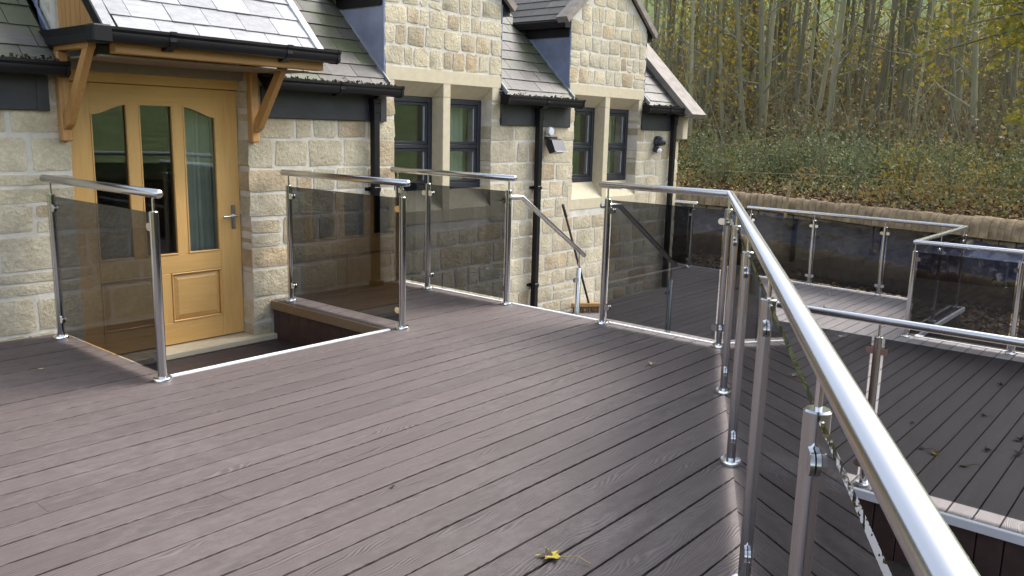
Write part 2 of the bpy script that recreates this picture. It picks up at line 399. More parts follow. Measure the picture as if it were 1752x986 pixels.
for i, th in enumerate(ths):
    r0 = wall_r(th)+0.1
    V.append((CX+r0*math.cos(R(th)), CY+r0*math.sin(R(th)), -1.4)); G.append(0)
    for s in ss:
        V.append(hill_pt(th, s))
        wood = (-14 < th < 62)
        gs = np.interp(s, [25, 33], [0, 1]) if wood else (np.interp(s, [0.5, 2], [0.3, 1]))
        G.append(float(gs))
m_ = len(ss)+1; n_ = len(ths)
for i in range(n_):
    for j in range(m_-1):
        a, b = i*m_+j, ((i+1) % n_)*m_+j; F.append((a, a+1, b+1, b))
me = bpy.data.meshes.new('hillside'); me.from_pydata(V, [], F); me.update()
at = me.attributes.new('grass', 'FLOAT', 'POINT'); at.data.foreach_set('value', G)
me.polygons.foreach_set('use_smooth', [True]*len(me.polygons))
structure(link('hillside', me, None, (0,0,0), mat_hill()))

# ------------------------------------------------------------------ decks
GAP = 0.010
E0 = Vector((5.325, 2.57)); ED = Vector((-0.8817, -0.4717)).normalized()    # balustrade line beside the camera
EN = Vector((-ED.y, ED.x))                                                   # pointing off the deck
if EN.y > 0: EN = -EN
def e_x(y, off): # x of the deck edge (line shifted by off) at height y
    p0 = E0 + EN*off
    return p0.x + ED.x*(y-p0.y)/ED.y
main_deck = structure(link('deck_floor', None)); tag(main_deck, 'main timber-look deck of brown composite boards')
def board(parent, poly, z1, mat, th=0.024, name='board'):
    # poly: 4 corner (x,y), ccw ; chamfered top edges
    c = 0.0012; cx = sum(p[0] for p in poly)/4; cy = sum(p[1] for p in poly)/4
    top = [(p[0], p[1]+(c if p[1] < cy else -c), z1) for p in poly]
    mid = [(p[0], p[1], z1-c) for p in poly]; bot = [(p[0], p[1], z1-th) for p in poly]
    f = [(8,9,10,11)] + [(4+i, 4+(i+1) % 4, 8+(i+1) % 4, 8+i) for i in range(4)] + [(i, (i+1) % 4, 4+(i+1) % 4, 4+i) for i in range(4)] + [(3,2,1,0)]
    return obj(name, MB().add(bot+mid+top, f), mat, parent)
P_MAIN = 0.146; y0 = 3.507 - 28*P_MAIN
XE = 5.372; WX0, WX1, WY0 = 2.30, 4.00, 4.535
for k in range(0, 46):
    ya, yb = y0+k*P_MAIN+GAP/2, y0+(k+1)*P_MAIN-GAP/2
    if ya > 6.04: break
    yb = min(yb, 6.045)
    zj = random.uniform(-0.0012, 0.0012)
    def seg(xa, xb, cut=False):
        if xb-xa < 0.05: return
        xl = xa; joints = []
        x = xa + random.uniform(0.8, 5.2)
        while x < xb-0.8: joints.append(x); x += 5.4
        for j in joints+[None]:
            xr = xb if j is None else j-0.0006
            if cut and j is None:
                board(main_deck, [(xl,ya),(min(XE, e_x(ya, 0.05)),ya),(min(XE, e_x(yb, 0.05)),yb),(xl,yb)], zj, M['deck'])
            else: board(main_deck, [(xl,ya),(xr,ya),(xr,yb),(xl,yb)], zj, M['deck'])
            xl = xr+0.0012
    if yb <= WY0+0.02: seg(-3.0, min(XE, e_x((ya+yb)/2, 0.05)), ya < 2.75)
    else:
        yy = max(ya, WY0)
        ya = yy; seg(-3.0, WX0); seg(WX1, XE)
# frame under the boards
fr = MB()
fr.add([(-3,-1.9,-0.03),(e_x(-1.9,0.02),-1.9,-0.03),(5.34,2.53,-0.03),(5.34,WY0+0.02,-0.03),(-3,WY0+0.02,-0.03)]+[(-3,-1.9,-0.22),(e_x(-1.9,0.02),-1.9,-0.22),(5.34,2.53,-0.22),(5.34,WY0+0.02,-0.22),(-3,WY0+0.02,-0.22)],
       [(0,1,2,3,4),(9,8,7,6,5)]+[(i,5+i,5+(i+1) % 5,(i+1) % 5) for i in range(5)])
fr.box(-3, WX0-0.01, WY0+0.03, 6.05, -0.22, -0.03); fr.box(WX1+0.03, 5.34, WY0+0.03, 6.05, -0.22, -0.03)
obj('deck_frame', fr, M['under'], main_deck)
# edge trims
obj('edge_trim', MB().bbox(WX0+0.01, WX1-0.005, WY0-0.004, WY0+0.028, -0.03, 0.008, 0.003), M['trim'], main_deck)
obj('edge_trim', MB().bbox(XE+0.002, XE+0.034, 2.60, 6.03, -0.045, 0.006, 0.003), M['trim'], main_deck)
# skirting boards below the edges
obj('edge_board', MB().bbox(WX1-0.025, WX1-0.002, WY0+0.03, 6.03, -0.075, -0.001, 0.003), M['tan'], main_deck)
for i in range(11):
    ya = WY0+0.035+i*0.138; obj('cladding_board', MB().bbox(WX1+0.0, WX1+0.02, ya, min(ya+0.134, 6.03), -0.36, -0.076, 0.003), M['fascia'], main_deck)
    obj('cladding_board', MB().bbox(WX0-0.02, WX0, ya, min(ya+0.134, 6.03), -0.36, -0.028, 0.003), M['fascia'], main_deck)
for i in range(12):
    xa = WX0+i*0.1415; obj('cladding_board', MB().bbox(xa, xa+0.1385, WY0-0.022, WY0-0.006, -0.36, -0.04, 0.003), M['fascia'], main_deck)
for i in range(28):
    ya = 2.6+i*0.125
    if ya < 6: obj('cladding_board', MB().bbox(XE-0.02, XE+0.0, ya, ya+0.12, -0.72, -0.05, 0.003), M['fascia'], main_deck)
# side skirt under the slanting edge
for i in range(46):
    p0 = E0 + ED*(i*0.15) + EN*0.03; p1 = p0 + ED*0.146; nn = EN*0.02
    q = [(p0.x,p0.y),(p1.x,p1.y),(p1.x+nn.x,p1.y+nn.y),(p0.x+nn.x,p0.y+nn.y)]
    obj('cladding_board', MB().prism(q, 2, -1.24, -0.026), M['fascia'], main_deck)
# sunken floor in front of the door
well = structure(link('entrance_floor', None))
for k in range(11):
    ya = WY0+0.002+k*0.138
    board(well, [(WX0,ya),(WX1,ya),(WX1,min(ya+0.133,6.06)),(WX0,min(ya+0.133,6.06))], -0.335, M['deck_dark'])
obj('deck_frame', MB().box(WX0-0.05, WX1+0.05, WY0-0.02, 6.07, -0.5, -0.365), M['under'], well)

ZL = -0.708
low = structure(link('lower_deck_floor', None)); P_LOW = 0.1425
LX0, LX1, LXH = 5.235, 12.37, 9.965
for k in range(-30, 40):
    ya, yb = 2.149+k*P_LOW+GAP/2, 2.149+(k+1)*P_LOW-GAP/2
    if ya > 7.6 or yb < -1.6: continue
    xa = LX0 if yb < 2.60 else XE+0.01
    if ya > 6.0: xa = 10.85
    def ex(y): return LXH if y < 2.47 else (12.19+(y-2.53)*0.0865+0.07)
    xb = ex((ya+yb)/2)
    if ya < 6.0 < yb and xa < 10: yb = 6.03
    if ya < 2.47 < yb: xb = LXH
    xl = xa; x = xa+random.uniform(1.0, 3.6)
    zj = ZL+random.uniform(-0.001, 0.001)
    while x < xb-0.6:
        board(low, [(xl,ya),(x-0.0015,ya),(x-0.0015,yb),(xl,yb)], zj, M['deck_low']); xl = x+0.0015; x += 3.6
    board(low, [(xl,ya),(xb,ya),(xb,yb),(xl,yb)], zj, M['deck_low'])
f = MB(); f.box(LX0+0.03, LXH-0.03, -1.6, 2.45, ZL-0.22, ZL-0.03); f.box(XE+0.02, 12.15, 2.46, 6.04, ZL-0.22, ZL-0.03); f.box(10.86, 12.3, 6.05, 7.5, ZL-0.22, ZL-0.03)
obj('deck_frame', f, M['under'], low)
obj('edge_trim', MB().bbox(LX0-0.034, LX0-0.002, -1.6, 2.56, ZL-0.05, ZL+0.006, 0.003), M['trim'], low)
obj('edge_trim', MB().bbox(LXH+0.002, LXH+0.034, -1.6, 2.45, ZL-0.05, ZL+0.006, 0.003), M['trim'], low)
obj('edge_trim', MB().bbox(LXH+0.04, 12.26, 2.43, 2.462, ZL-0.05, ZL+0.006, 0.003), M['trim'], low)
obj('edge_trim', MB().prism([(12.262,2.47),(12.294,2.47),(12.68,7.5),(12.648,7.5)], 2, ZL-0.05, ZL+0.006), M['trim'], low)
for i in range(29):
    ya = -1.6+i*0.143; obj('cladding_board', MB().bbox(LX0-0.012, LX0+0.012, ya, ya+0.137, -1.245, ZL-0.052, 0.004), M['fascia'], low)
    if ya < 2.3: obj('cladding_board', MB().bbox(LXH-0.02, LXH, ya, ya+0.139, -1.245, ZL-0.03, 0.004), M['fascia'], low)
# steps down from the main deck
steps = tag(link('deck_steps', None, None, (5.6,4.06,ZL)), 'three brown composite steps between upper and lower deck', 'steps')
for i in range(3):
    zt = -0.177*(i+1); xa = XE+0.036+i*0.28
    obj('tread', MB().bbox(xa, xa+0.28, 3.63, 4.49, zt-0.03, zt, 0.003), M['deck'], steps)
    obj('riser', MB().box(xa+0.25, xa+0.265, 3.63, 4.49, zt-0.177+0.001, zt-0.031), M['fascia'], steps)

# ------------------------------------------------------------------ balustrades
RH, PT = 1.075, 0.975
post_me = MB().lathe([(0.0255,0.0),(0.0255,PT-0.004),(0.022,PT)], 28).mesh('post', 40)
flange_me = MB().lathe([(0.052,0.0),(0.052,0.017),(0.049,0.021),(0.030,0.0215)], 32).mesh('flange', 40)
pin_me = MB().lathe([(0.0075,PT),(0.0075,RH-0.028),(0.013,RH-0.022)], 14).mesh('saddle_pin', 40)
def clamp_mesh():
    mb = MB()
    for sy in (-1, 1):
        pr = [(0.020,-0.0225),(0.046,-0.0225)] + [(0.046+0.0225*math.cos(t), 0.0225*math.sin(t)) for t in np.linspace(-math.pi/2+0.3, math.pi/2-0.3, 7)] + [(0.046,0.0225),(0.020,0.0225)]
        ya, yb = (0.0065, 0.0145) if sy > 0 else (-0.0145, -0.0065)
        mb.prism(pr, 1, ya, yb)
    return mb.mesh('glass_clamp', 40)
clamp_me = clamp_mesh()
gasket_me = MB().prism([(0.026,-0.018),(0.060,-0.018),(0.060,0.018),(0.026,0.018)], 1, -0.0064, 0.0064).mesh('gasket')
M['steel_post'] = mat_steel('satin_steel_post', 0.14, (.56,.57,.58,1))
for m_e, k in ((post_me,'steel_post'),(flange_me,'steel_bright'),(pin_me,'steel_bright'),(clamp_me,'steel_bright'),(gasket_me,'rubber')): m_e.materials.append(M[k])
def add_post(root, x, y, z0, dirs, first=True):
    po = link('post', post_me, root, (x, y, z0))
    link('flange', flange_me, po, (x, y, z0)); link('saddle_pin', pin_me, po, (x, y, z0))
    for d in dirs:
        for zc in (0.135, 0.885):
            c = link('glass_clamp', clamp_me, po, (x, y, z0+zc)); c.rotation_euler.z = math.atan2(d[1], d[0])
    return po
def balustrade(label, posts, z0, rail, group, open_bays=(), post_group=None):
    root = thing('glass_balustrade', label, 'balustrade', (posts[0][0], posts[0][1], z0), group)
    n = len(posts)
    for i, (x, y) in enumerate(posts):
        dirs = []
        for j in (i-1, i+1):
            if 0 <= j < n and min(i, j) not in open_bays:
                v = Vector((posts[j][0]-x, posts[j][1]-y)).normalized(); dirs.append((v.x, v.y))
        add_post(root, x, y, z0, dirs)
    for i in range(n-1):
        if i in open_bays: continue
        a, b = Vector(posts[i]), Vector(posts[i+1]); d = (b-a).normalized(); nn = Vector((-d.y, d.x))*0.005
        a2, b2 = a+d*0.040, b-d*0.040
        q = [tuple(a2+nn), tuple(a2-nn), tuple(b2-nn), tuple(b2+nn)]
        obj('glass_panel', MB().prism([(p[0], p[1]) for p in q], 2, z0+0.047, z0+0.965), M['glass'], root)
    obj('handrail', MB().tube([(p[0], p[1], z0+RH) for p in rail], 0.0252, 32, True, 0.012), M['steel'], root, smooth=50)
    return root
GU, GLW = 'glass balustrades of the upper deck', 'glass balustrades of the lower deck'
balustrade('smoked glass balustrade standing in front of the oak door, below the porch bracket', [(2.24,5.891),(2.24,4.505)], 0, [(2.24,5.99),(2.24,4.435)], GU)
balustrade('smoked glass balustrade on the tan edge board, right of the sunken entrance', [(4.087,5.893),(4.087,4.506)], 0, [(4.087,5.97),(4.087,4.447)], GU)
balustrade('smoked glass balustrade on three posts in front of the wider mullioned window', [(5.325,5.933),(5.325,5.526),(5.325,4.558)], 0, [(5.325,6.015),(5.325,4.495)], GU)
ep = [(5.325+(-0.958)*i, 2.57-0.5135*i) for i in range(0, 8)]
rend = (ep[-1][0]-0.1, ep[-1][1]-0.05)
balustrade('long cornered balustrade with thick handrail running from the steps past the camera', [(5.325,3.566)]+ep, 0, [(5.325,3.635),(5.325,2.57),rend], GU)
balustrade('lower deck glass balustrade above the near white edge trim, seen beyond the long handrail', [(5.327,2.42),(5.327,1.512),(5.327,0.47),(5.327,-0.57)], ZL, [(5.327,2.46),(5.327,-0.7)], GLW)
balustrade('far Z-shaped balustrade round the corner of the lower deck, facing the black membrane', [(12.46,5.63),(12.385,4.598),(12.29,3.556),(12.195,2.53),(10.99,2.525),(9.888,2.525),(9.881,1.485),(9.875,0.44)], ZL,
           [(12.462,5.70),(12.195,2.53),(9.886,2.525),(9.874,0.3)], GLW)
balustrade('short far balustrade just behind the corner downpipe of the house', [(12.50,7.5),(12.42,6.63)], ZL, [(12.51,7.6),(12.41,6.56)], GLW)
# sloping stair handrails
for (yy, x0, x1, x2, px, lab) in ((4.52, 5.30, 5.452, 6.398, 6.315, 'sloping steel stair handrail on the side of the steps nearer the house'), (3.60, 5.30, 5.534, 6.502, 6.415, 'sloping steel stair handrail seen dark through the smoked glass')):
    rt = thing('stair_handrail', lab, 'handrail', (px, yy, ZL), 'handrails of the deck steps')
    obj('handrail', MB().tube([(x0,yy,0.918),(x1,yy,0.912),(x2,yy,0.322)], 0.021, 24, True, 0.008), M['steel'], rt, smooth=50)
    obj('post', MB().lathe([(0.024,ZL),(0.024,0.205),(0.02,0.21)], 24, (px, yy)), M['steel'], rt, smooth=40)
    obj('saddle_pin', MB().lathe([(0.007,0.21),(0.007,0.355)], 12, (px, yy)), M['steel_bright'], rt, smooth=40)
    obj('flange', MB().lathe([(0.05,ZL),(0.05,ZL+0.02),(0.03,ZL+0.021)], 24, (px, yy)), M['steel_bright'], rt, smooth=40)
    c = link('glass_clamp', clamp_me, rt, (px, yy, 0.10)); c.rotation_euler.z = math.pi

# ------------------------------------------------------------------ house
W = 6.05
house = thing('stone_house', 'buff stone house with slate roof, two gabled dormers and oak porch', 'house', (5.0, 6.05, -1.2))
wall = obj('wall', MB(), None, house) if False else None
# mortar core with openings: door 2.45-3.83 (z<1.80), windows
D0, D1 = 2.452, 3.825; W1 = (5.387, 6.027, 6.131, 6.755); W2 = (8.237, 8.877, 8.981, 9.66)
ZT = 1.80; YF, YB = W+0.003, 6.40
core = MB()
core.box(-2.0, D0, YF, YB, -1.3, ZT+0.05); core.box(D1+0.004, W1[0]-0.004, YF, YB, -1.3, ZT+0.05); core.box(W1[3]+0.004, W2[0]-0.004, YF, YB, -1.3, ZT+0.05); core.box(W2[3]+0.004, 10.76, YF, YB, -1.3, ZT+0.05)
core.box(W1[0]-0.004, W1[3]+0.004, YF, YB, -1.3, 0.54); core.box(W2[0]-0.004, W2[3]+0.004, YF, YB, -1.3, 0.54)
core.box(D0, D1+0.004, YF+0.1, YB, 1.80, 2.9); core.box(D0, D1+0.004, YF, YB, -1.3, -0.5)
for (a, b) in ((5.27, 6.89), (8.12, 9.775)):
    xc = (a+b)/2; core.prism([(a+0.01,1.9),(b-0.01,1.9),(b-0.01,2.80),(xc,2.80+(b-a)/2*0.78),(a+0.01,2.80)], 1, YF, YB)
core.box(10.40, 10.76, YB, 12.0, -1.3, 1.9); core.box(-2.0, 10.76, 11.7, 12.0, -1.3, 2.2); core.box(-2.0, -1.7, YB, 11.7, -1.3, 2.2)
wall = obj('wall', core, M['mortar'], house)

def stone_block(x0, x1, z0, z1, yf=W, depth=0.17, proud=0.012):
    mb = MB(); nx = 4 if x1-x0 > 0.14 else 3; nz = 4 if z1-z0 > 0.13 else 3
    hx, hz = (x1-x0), (z1-z0); g = []
    for j in range(nz):
        for i in range(nx):
            u, v_ = i/(nx-1), j/(nz-1); edge = i in (0, nx-1) or j in (0, nz-1); cor = i in (0, nx-1) and j in (0, nz-1)
            if nx == 4 and i in (1, 2): u = 0.07 if i == 1 else 0.93
            if nz == 4 and j in (1, 2): v_ = 0.11 if j == 1 else 0.89
            jx = random.uniform(-1, 1)*0.010; jz = random.uniform(-1, 1)*0.009
            x = x0+u*hx+jx; z = z0+v_*hz+jz
            if cor: x += (0.007 if i == 0 else -0.007); z += (0.006 if j == 0 else -0.006)
            y = yf-0.001+random.uniform(-0.002, 0.002) if edge else yf-proud*random.uniform(0.25, 1.2)
            g.append((x, y, z))
    fs = [(j*nx+i, j*nx+i+1, (j+1)*nx+i+1, (j+1)*nx+i) for j in range(nz-1) for i in range(nx-1)]
    ring = [i for i in range(nx)] + [j*nx+nx-1 for j in range(1, nz)] + [(nz-1)*nx+i for i in range(nx-2, -1, -1)] + [j*nx for j in range(nz-2, 0, -1)]
    b0 = len(g); back = [(g[k][0], yf+depth, g[k][2]) for k in ring]; n = len(ring)
    fs += [(ring[(k+1) % n], ring[k], b0+k, b0+(k+1) % n) for k in range(n)]
    return mb.add(g+back, fs)
many = MB(); n_st = 0
def put_stone(x0, x1, z0, z1, yf=W, depth=0.17, lone=True, proud=0.005):
    global n_st
    s = stone_block(x0, x1, z0, z1, yf, depth, proud)
    seen = lone and x1 > 1.9 and z0 < 2.78 and z1 > -0.68
    if x0 > 5.5 and z1 < -0.66: seen = False
    if x1 < 5.3 and z1 < -0.02 and not (3.8 < x0 < 4.05 or x1 < 2.0): seen = False
    for (a, b) in ((-3, 2.33), (3.94, 5.26), (6.89, 8.13), (9.73, 10.55)):
        if x0 > a-0.05 and x1 < b+0.05 and z0 > 1.49 and z1 < 1.9: seen = False
    if seen: obj('stone', s, M['stone'], wall, smooth=35); n_st += 1
    else: many.add(s.v, s.f)
def course(xa, xb, z0, z1, lo, hi, **kw):
    x = xa; J = 0.026
    while x < xb-0.02:
        L = random.uniform(lo, hi)
        if xb-(x+L) < lo*0.7: L = xb-x
        if xb-(x+L) < 0: L = xb-x
        xl_, xr_ = x+J/2 if x > xa else x, x+L-J/2 if x+L < xb-0.001 else xb
        za_, zb_ = z0+0.012+random.uniform(-.006,.006), z1-0.012+random.uniform(-.006,.006)
        if random.random() < 0.07 and z1-z0 > 0.17:
            zm = za_+(zb_-za_)*random.uniform(0.42, 0.6)
            put_stone(xl_, xr_, za_, zm-0.010, **kw); put_stone(xl_, xr_, zm+0.010, zb_, **kw)
        else: put_stone(xl_, xr_, za_, zb_, **kw)
        x += L
z = -0.90; zs = [z]
while z < 1.84:
    h = random.choice((0.15, 0.18, 0.20, 0.21, 0.24, 0.19)); z += h; zs.append(z)
k_ = (1.90-zs[0])/(zs[-1]-zs[0]); zs = [zs[0]+(q-zs[0])*k_ for q in zs]
for z0, z1 in zip(zs[:-1], zs[1:]):
    zc = (z0+z1)/2
    cuts = []
    if zc < 1.82: cuts.append((D0-0.0, D1))
    zz = lambda w_: (0.53 < zc < 1.95)
    spans = []; x = 0.9
    if 0.53 < zc: ops = [(D0, D1), (W1[0], W1[3]), (W2[0], W2[3])]
    elif zc > -0.45: ops = [(D0, D1)]
    else: ops = []
    for a, b in ops: spans.append((x, a)); x = b
    spans.append((x, 10.775))
    for a, b in spans: course(a, b, z0, z1, 0.17, 0.50)
# rows next to the sills: thin rows are skipped, sill blocks cover them
for (a, b) in ((5.27, 6.89), (8.12, 9.775)):
    z = 2.035; xc = (a+b)/2
    while z < 3.25:
        h = random.uniform(0.165, 0.20)
        ins = 0 if z+h < 2.82 else (z+h-2.80)/0.78
        if b-a-2*ins > 0.3: course(a+ins, b-ins, z, z+h, 0.12, 0.29, depth=0.1)
        z += h
obj('stone_infill', many, M['stone_many'], house, smooth=35)['kind'] = 'stuff'
# quoin faces at the house corner
# door step
obj('door_sill', MB().bbox(D0-0.0, 4.02, 5.985, 6.30, -0.334, -0.285, 0.006), M['ashlar'], house)

# windows with cut stone surrounds
def window(x0, m0, m1, x1, a, b, nm):
    wd = thing_part = link('window', None, house, (x0, W, 0.53))
    zl = 1.905; fy = 6.20
    # lintel: front face with splayed soffit per light, end legs
    obj('lintel', MB().prism([(W-0.006, 2.025), (W-0.006, zl), (fy, 1.772), (6.36, 1.772), (6.36, 2.025)], 0, a+0.004, b-0.004), M['ashlar'], wd)
    for (p, q) in ((a+0.03, x0), (m0, m1), (x1, b-0.02)):
        obj('lintel_leg', MB().bbox(p+0.001, q-0.001, W-0.004, fy-0.002, 1.774, zl+0.002, 0.003), M['ashlar'], wd)
        obj('sill_leg', MB().bbox(p+0.001, q-0.001, W-0.005, fy-0.002, 0.532, 0.81, 0.003), M['ashlar'], wd)
    obj('mullion', MB().bbox(m0, m1, W-0.003, 6.34, 0.80, 1.772, 0.004), M['ashlar'], wd)
    obj('sill', MB().prism([(W-0.003, 0.53), (W-0.003, 0.655), (fy, 0.845), (6.36, 0.845), (6.36, 0.53)], 0, x0-0.06, x1+0.06), M['ashlar'], wd)
    for (p, q) in ((x0, m0), (m1, x1)):
        F_ = link('window_frame', None, wd, (p, fy, 0.85))
        z0, z1, zt_ = 0.846, 1.771, 1.285
        e = 0.05
        mb = MB(); mb.bbox(p, p+e, fy, fy+0.07, z0, z1, 0.004); mb.bbox(q-e, q, fy, fy+0.07, z0, z1, 0.004)
        mb.bbox(p+e, q-e, fy+0.001, fy+0.069, z0, z0+0.065, 0.004); mb.bbox(p+e, q-e, fy+0.001, fy+0.069, z1-0.055, z1, 0.004)
        mb.bbox(p+e, q-e, fy+0.002, fy+0.068, zt_-0.02, zt_+0.02, 0.004)
        obj('frame', mb, M['frame'], wd)
        for (za, zb) in ((z0+0.067, zt_-0.022), (zt_+0.022, z1-0.057)):
            s = MB(); xa, xb = p+e+0.003, q-e-0.003; t_ = 0.028
            s.bbox(xa, xa+t_, fy+0.012, fy+0.06, za, zb, 0.003); s.bbox(xb-t_, xb, fy+0.012, fy+0.06, za, zb, 0.003)
            s.bbox(xa+t_, xb-t_, fy+0.013, fy+0.059, za, za+t_, 0.003); s.bbox(xa+t_, xb-t_, fy+0.013, fy+0.059, zb-t_, zb, 0.003)
            obj('sash', s, M['frame'], wd)
            obj('bead', MB().box(xb-t_-0.012, xb-t_-0.002, fy+0.028, fy+0.05, za+t_+0.002, zb-t_-0.002), M['spacer'], wd)
            obj('pane', MB().box(xa+t_+0.0, xb-t_-0.0, fy+0.034, fy+0.040, za+t_, zb-t_), M['pane'], wd)
        bpy.data.objects.remove(F_)
    return wd
window(*W1, 5.27, 6.89, 'a'); window(*W2, 8.12, 9.775, 'b')
# dark rooms behind the openings
rm = MB()
for (a, b, z0) in ((2.2, 4.3, -0.30), (5.0, 7.2, -0.3), (7.9, 9.9, -0.3)):
    yb0, yb1 = 6.42, 9.0
    v = [(a,yb0,z0),(b,yb0,z0),(b,yb1,z0),(a,yb1,z0),(a,yb0,2.3),(b,yb0,2.3),(b,yb1,2.3),(a,yb1,2.3)]
    rm.add(v, [(0,1,2,3),(7,6,5,4),(1,5,6,2),(2,6,7,3),(3,7,4,0)])
obj('interior_wall', rm, M['room'], house)
def curtain(x0, x1, y, z0, z1, lab):
    mb = MB(); n = 40; v = []
    for i in range(n+1):
        x = x0+(x1-x0)*i/n; yy = y+0.022*math.sin(i*1.35)+0.01*math.sin(i*0.6)
        v += [(x, yy, z0), (x+0.01*math.sin(i), yy+0.01, z1)]
    mb.add(v, [(2*i, 2*i+2, 2*i+3, 2*i+1) for i in range(n)])
    tag(obj('curtain', mb, M['curtain'], smooth=80), lab, 'curtain', 'curtains inside the house')
curtain(6.42, 6.70, 6.44, 0.86, 1.78, 'pale curtain behind the wider mullioned window nearest the porch')
curtain(9.28, 9.62, 6.46, 0.86, 1.78, 'pale curtain behind the mullioned window beside the floodlight')
curtain(3.48, 3.78, 6.46, 0.30, 1.7, 'pale curtain behind the oak door glass')

# door
door = link('door', None, house, (3.14, 6.2, -0.28))
DY = 6.20; dl, dr = 2.50, 3.822; zb, zt = -0.275, 1.722
panes = ((2.657, 2.925), (3.008, 3.275), (3.355, 3.632)); pz0 = 0.44
def arch(x): # top of the glazing: an S curve rising to the middle pane
    if 2.98 < x < 3.31: return 1.592
    t = (x-2.657)/(2.925-2.657) if x < 3 else (3.632-x)/(3.632-3.355)
    t = max(0, min(1, t)); s = t*t*(3-2*t); return 1.515+0.075*s
th = 0.05
for (p, q, r_, s_) in ((dl, panes[0][0], zb, zt), (panes[2][1], dr, zb, zt), (panes[0][1], panes[1][0], pz0, 1.60), (panes[1][1], panes[2][0], pz0, 1.60)):
    obj('stile', MB().bbox(p, q, DY+0.001, DY+th, r_, s_, 0.003), M['door'], door)
mb = MB(); rails = []
xs = sorted(set([round(v, 4) for v in np.linspace(panes[0][0], panes[2][1], 60)] + [p for q in panes for p in q]))
pr = [(x, arch(x) if any(a-1e-6 <= x <= b+1e-6 for a, b in panes) else 1.60) for x in xs]
obj('top_rail', MB().prism([(panes[0][0]+0.0, zt), ] + pr + [(panes[2][1], zt)], 1, DY+0.002, DY+th-0.002), M['door_h'], door)
obj('middle_rail', MB().bbox(panes[0][0]+0.001, panes[2][1]-0.001, DY+0.001, DY+th, 0.295, pz0, 0.003), M['door_h'], door)
obj('bottom_rail', MB().bbox(panes[0][0]+0.001, panes[2][1]-0.001, DY+0.001, DY+th, zb, -0.10, 0.003), M['door_h'], door)
obj('muntin', MB().bbox(3.085, 3.20, DY+0.0015, DY+th, -0.099, 0.294, 0.003), M['door'], door)
for (a, b) in ((2.658, 3.084), (3.201, 3.631)):
    pan = MB(); o_, i_ = 0.012, 0.055; za, zc = -0.099, 0.294
    lv = [((a+o_), (b-o_), za+o_, zc-o_, DY+0.024), (a+i_, b-i_, za+i_, zc-i_, DY+0.008)]
    v = []; 
    for (p, q, r_, s_, y) in lv: v += [(p,y,r_),(q,y,r_),(q,y,s_),(p,y,s_)]
    v += [(a,DY+0.03,za),(b,DY+0.03,za),(b,DY+0.03,zc),(a,DY+0.03,zc)]
    pan.add(v, [(4,5,6,7)]+[(i,(i+1) % 4,4+(i+1) % 4,4+i) for i in range(4)]+[(8+i,8+(i+1) % 4,(i+1) % 4,i) for i in range(4)])
    obj('panel', pan, M['door_h'], door)
    bd = MB(); t_ = 0.014
    for (p,q,r_,s_) in ((a,b,za,za+t_),(a,b,zc-t_,zc),(a,a+t_,za+t_,zc-t_),(b-t_,b,za+t_,zc-t_)): bd.bbox(p+0.001, q-0.001, DY-0.004, DY+0.02, r_+0.001, s_-0.001, 0.004)
    obj('moulding', bd, M['door_h'], door)
for (a, b) in panes:
    obj('pane', MB().box(a-0.002, b+0.002, DY+0.022, DY+0.028, pz0-0.002, 1.61), M['pane'], door)
    n = 14; top = [(x, arch(min(max(x, a+1e-4), b-1e-4))) for x in np.linspace(a, b, n)]
    mb = MB(); t_ = 0.012
    for i in range(n-1): # moulding under the arch
        (xa, za), (xb, zc) = top[i], top[i+1]; mb.prism([(xa, za-t_), (xb, zc-t_), (xb, zc-0.0005), (xa, za-0.0005)], 1, DY-0.004, DY+0.02)
    mb.bbox(a, a+t_, DY-0.004, DY+0.02, pz0+t_, top[0][1]-t_, 0.003); mb.bbox(b-t_, b, DY-0.004, DY+0.02, pz0+t_, top[-1][1]-t_, 0.003); mb.bbox(a, b, DY-0.005, DY+0.02, pz0, pz0+t_, 0.003)
    obj('moulding', mb, M['door_h'], door)
hd = MB(); hd.bbox(3.735, 3.775, DY-0.010, DY-0.001, 0.61, 0.805, 0.004); hd.tube([(3.755,DY-0.01,0.72),(3.755,DY-0.05,0.72),(3.64,DY-0.052,0.715)], 0.009, 12)
hd.lathe([(0.006,0.64),(0.006,0.65)], 8, (3.755, DY-0.012))
obj('door_handle', hd, M['steel'], door, smooth=40)
fm = MB(); fm.bbox(D0+0.002, dl-0.003, DY-0.03, DY+0.09, -0.284, 1.80, 0.004); fm.bbox(dl-0.003, D1, DY-0.028, DY+0.09, 1.727, 1.80, 0.004)
obj('door_frame', fm, M['door_h'], door)

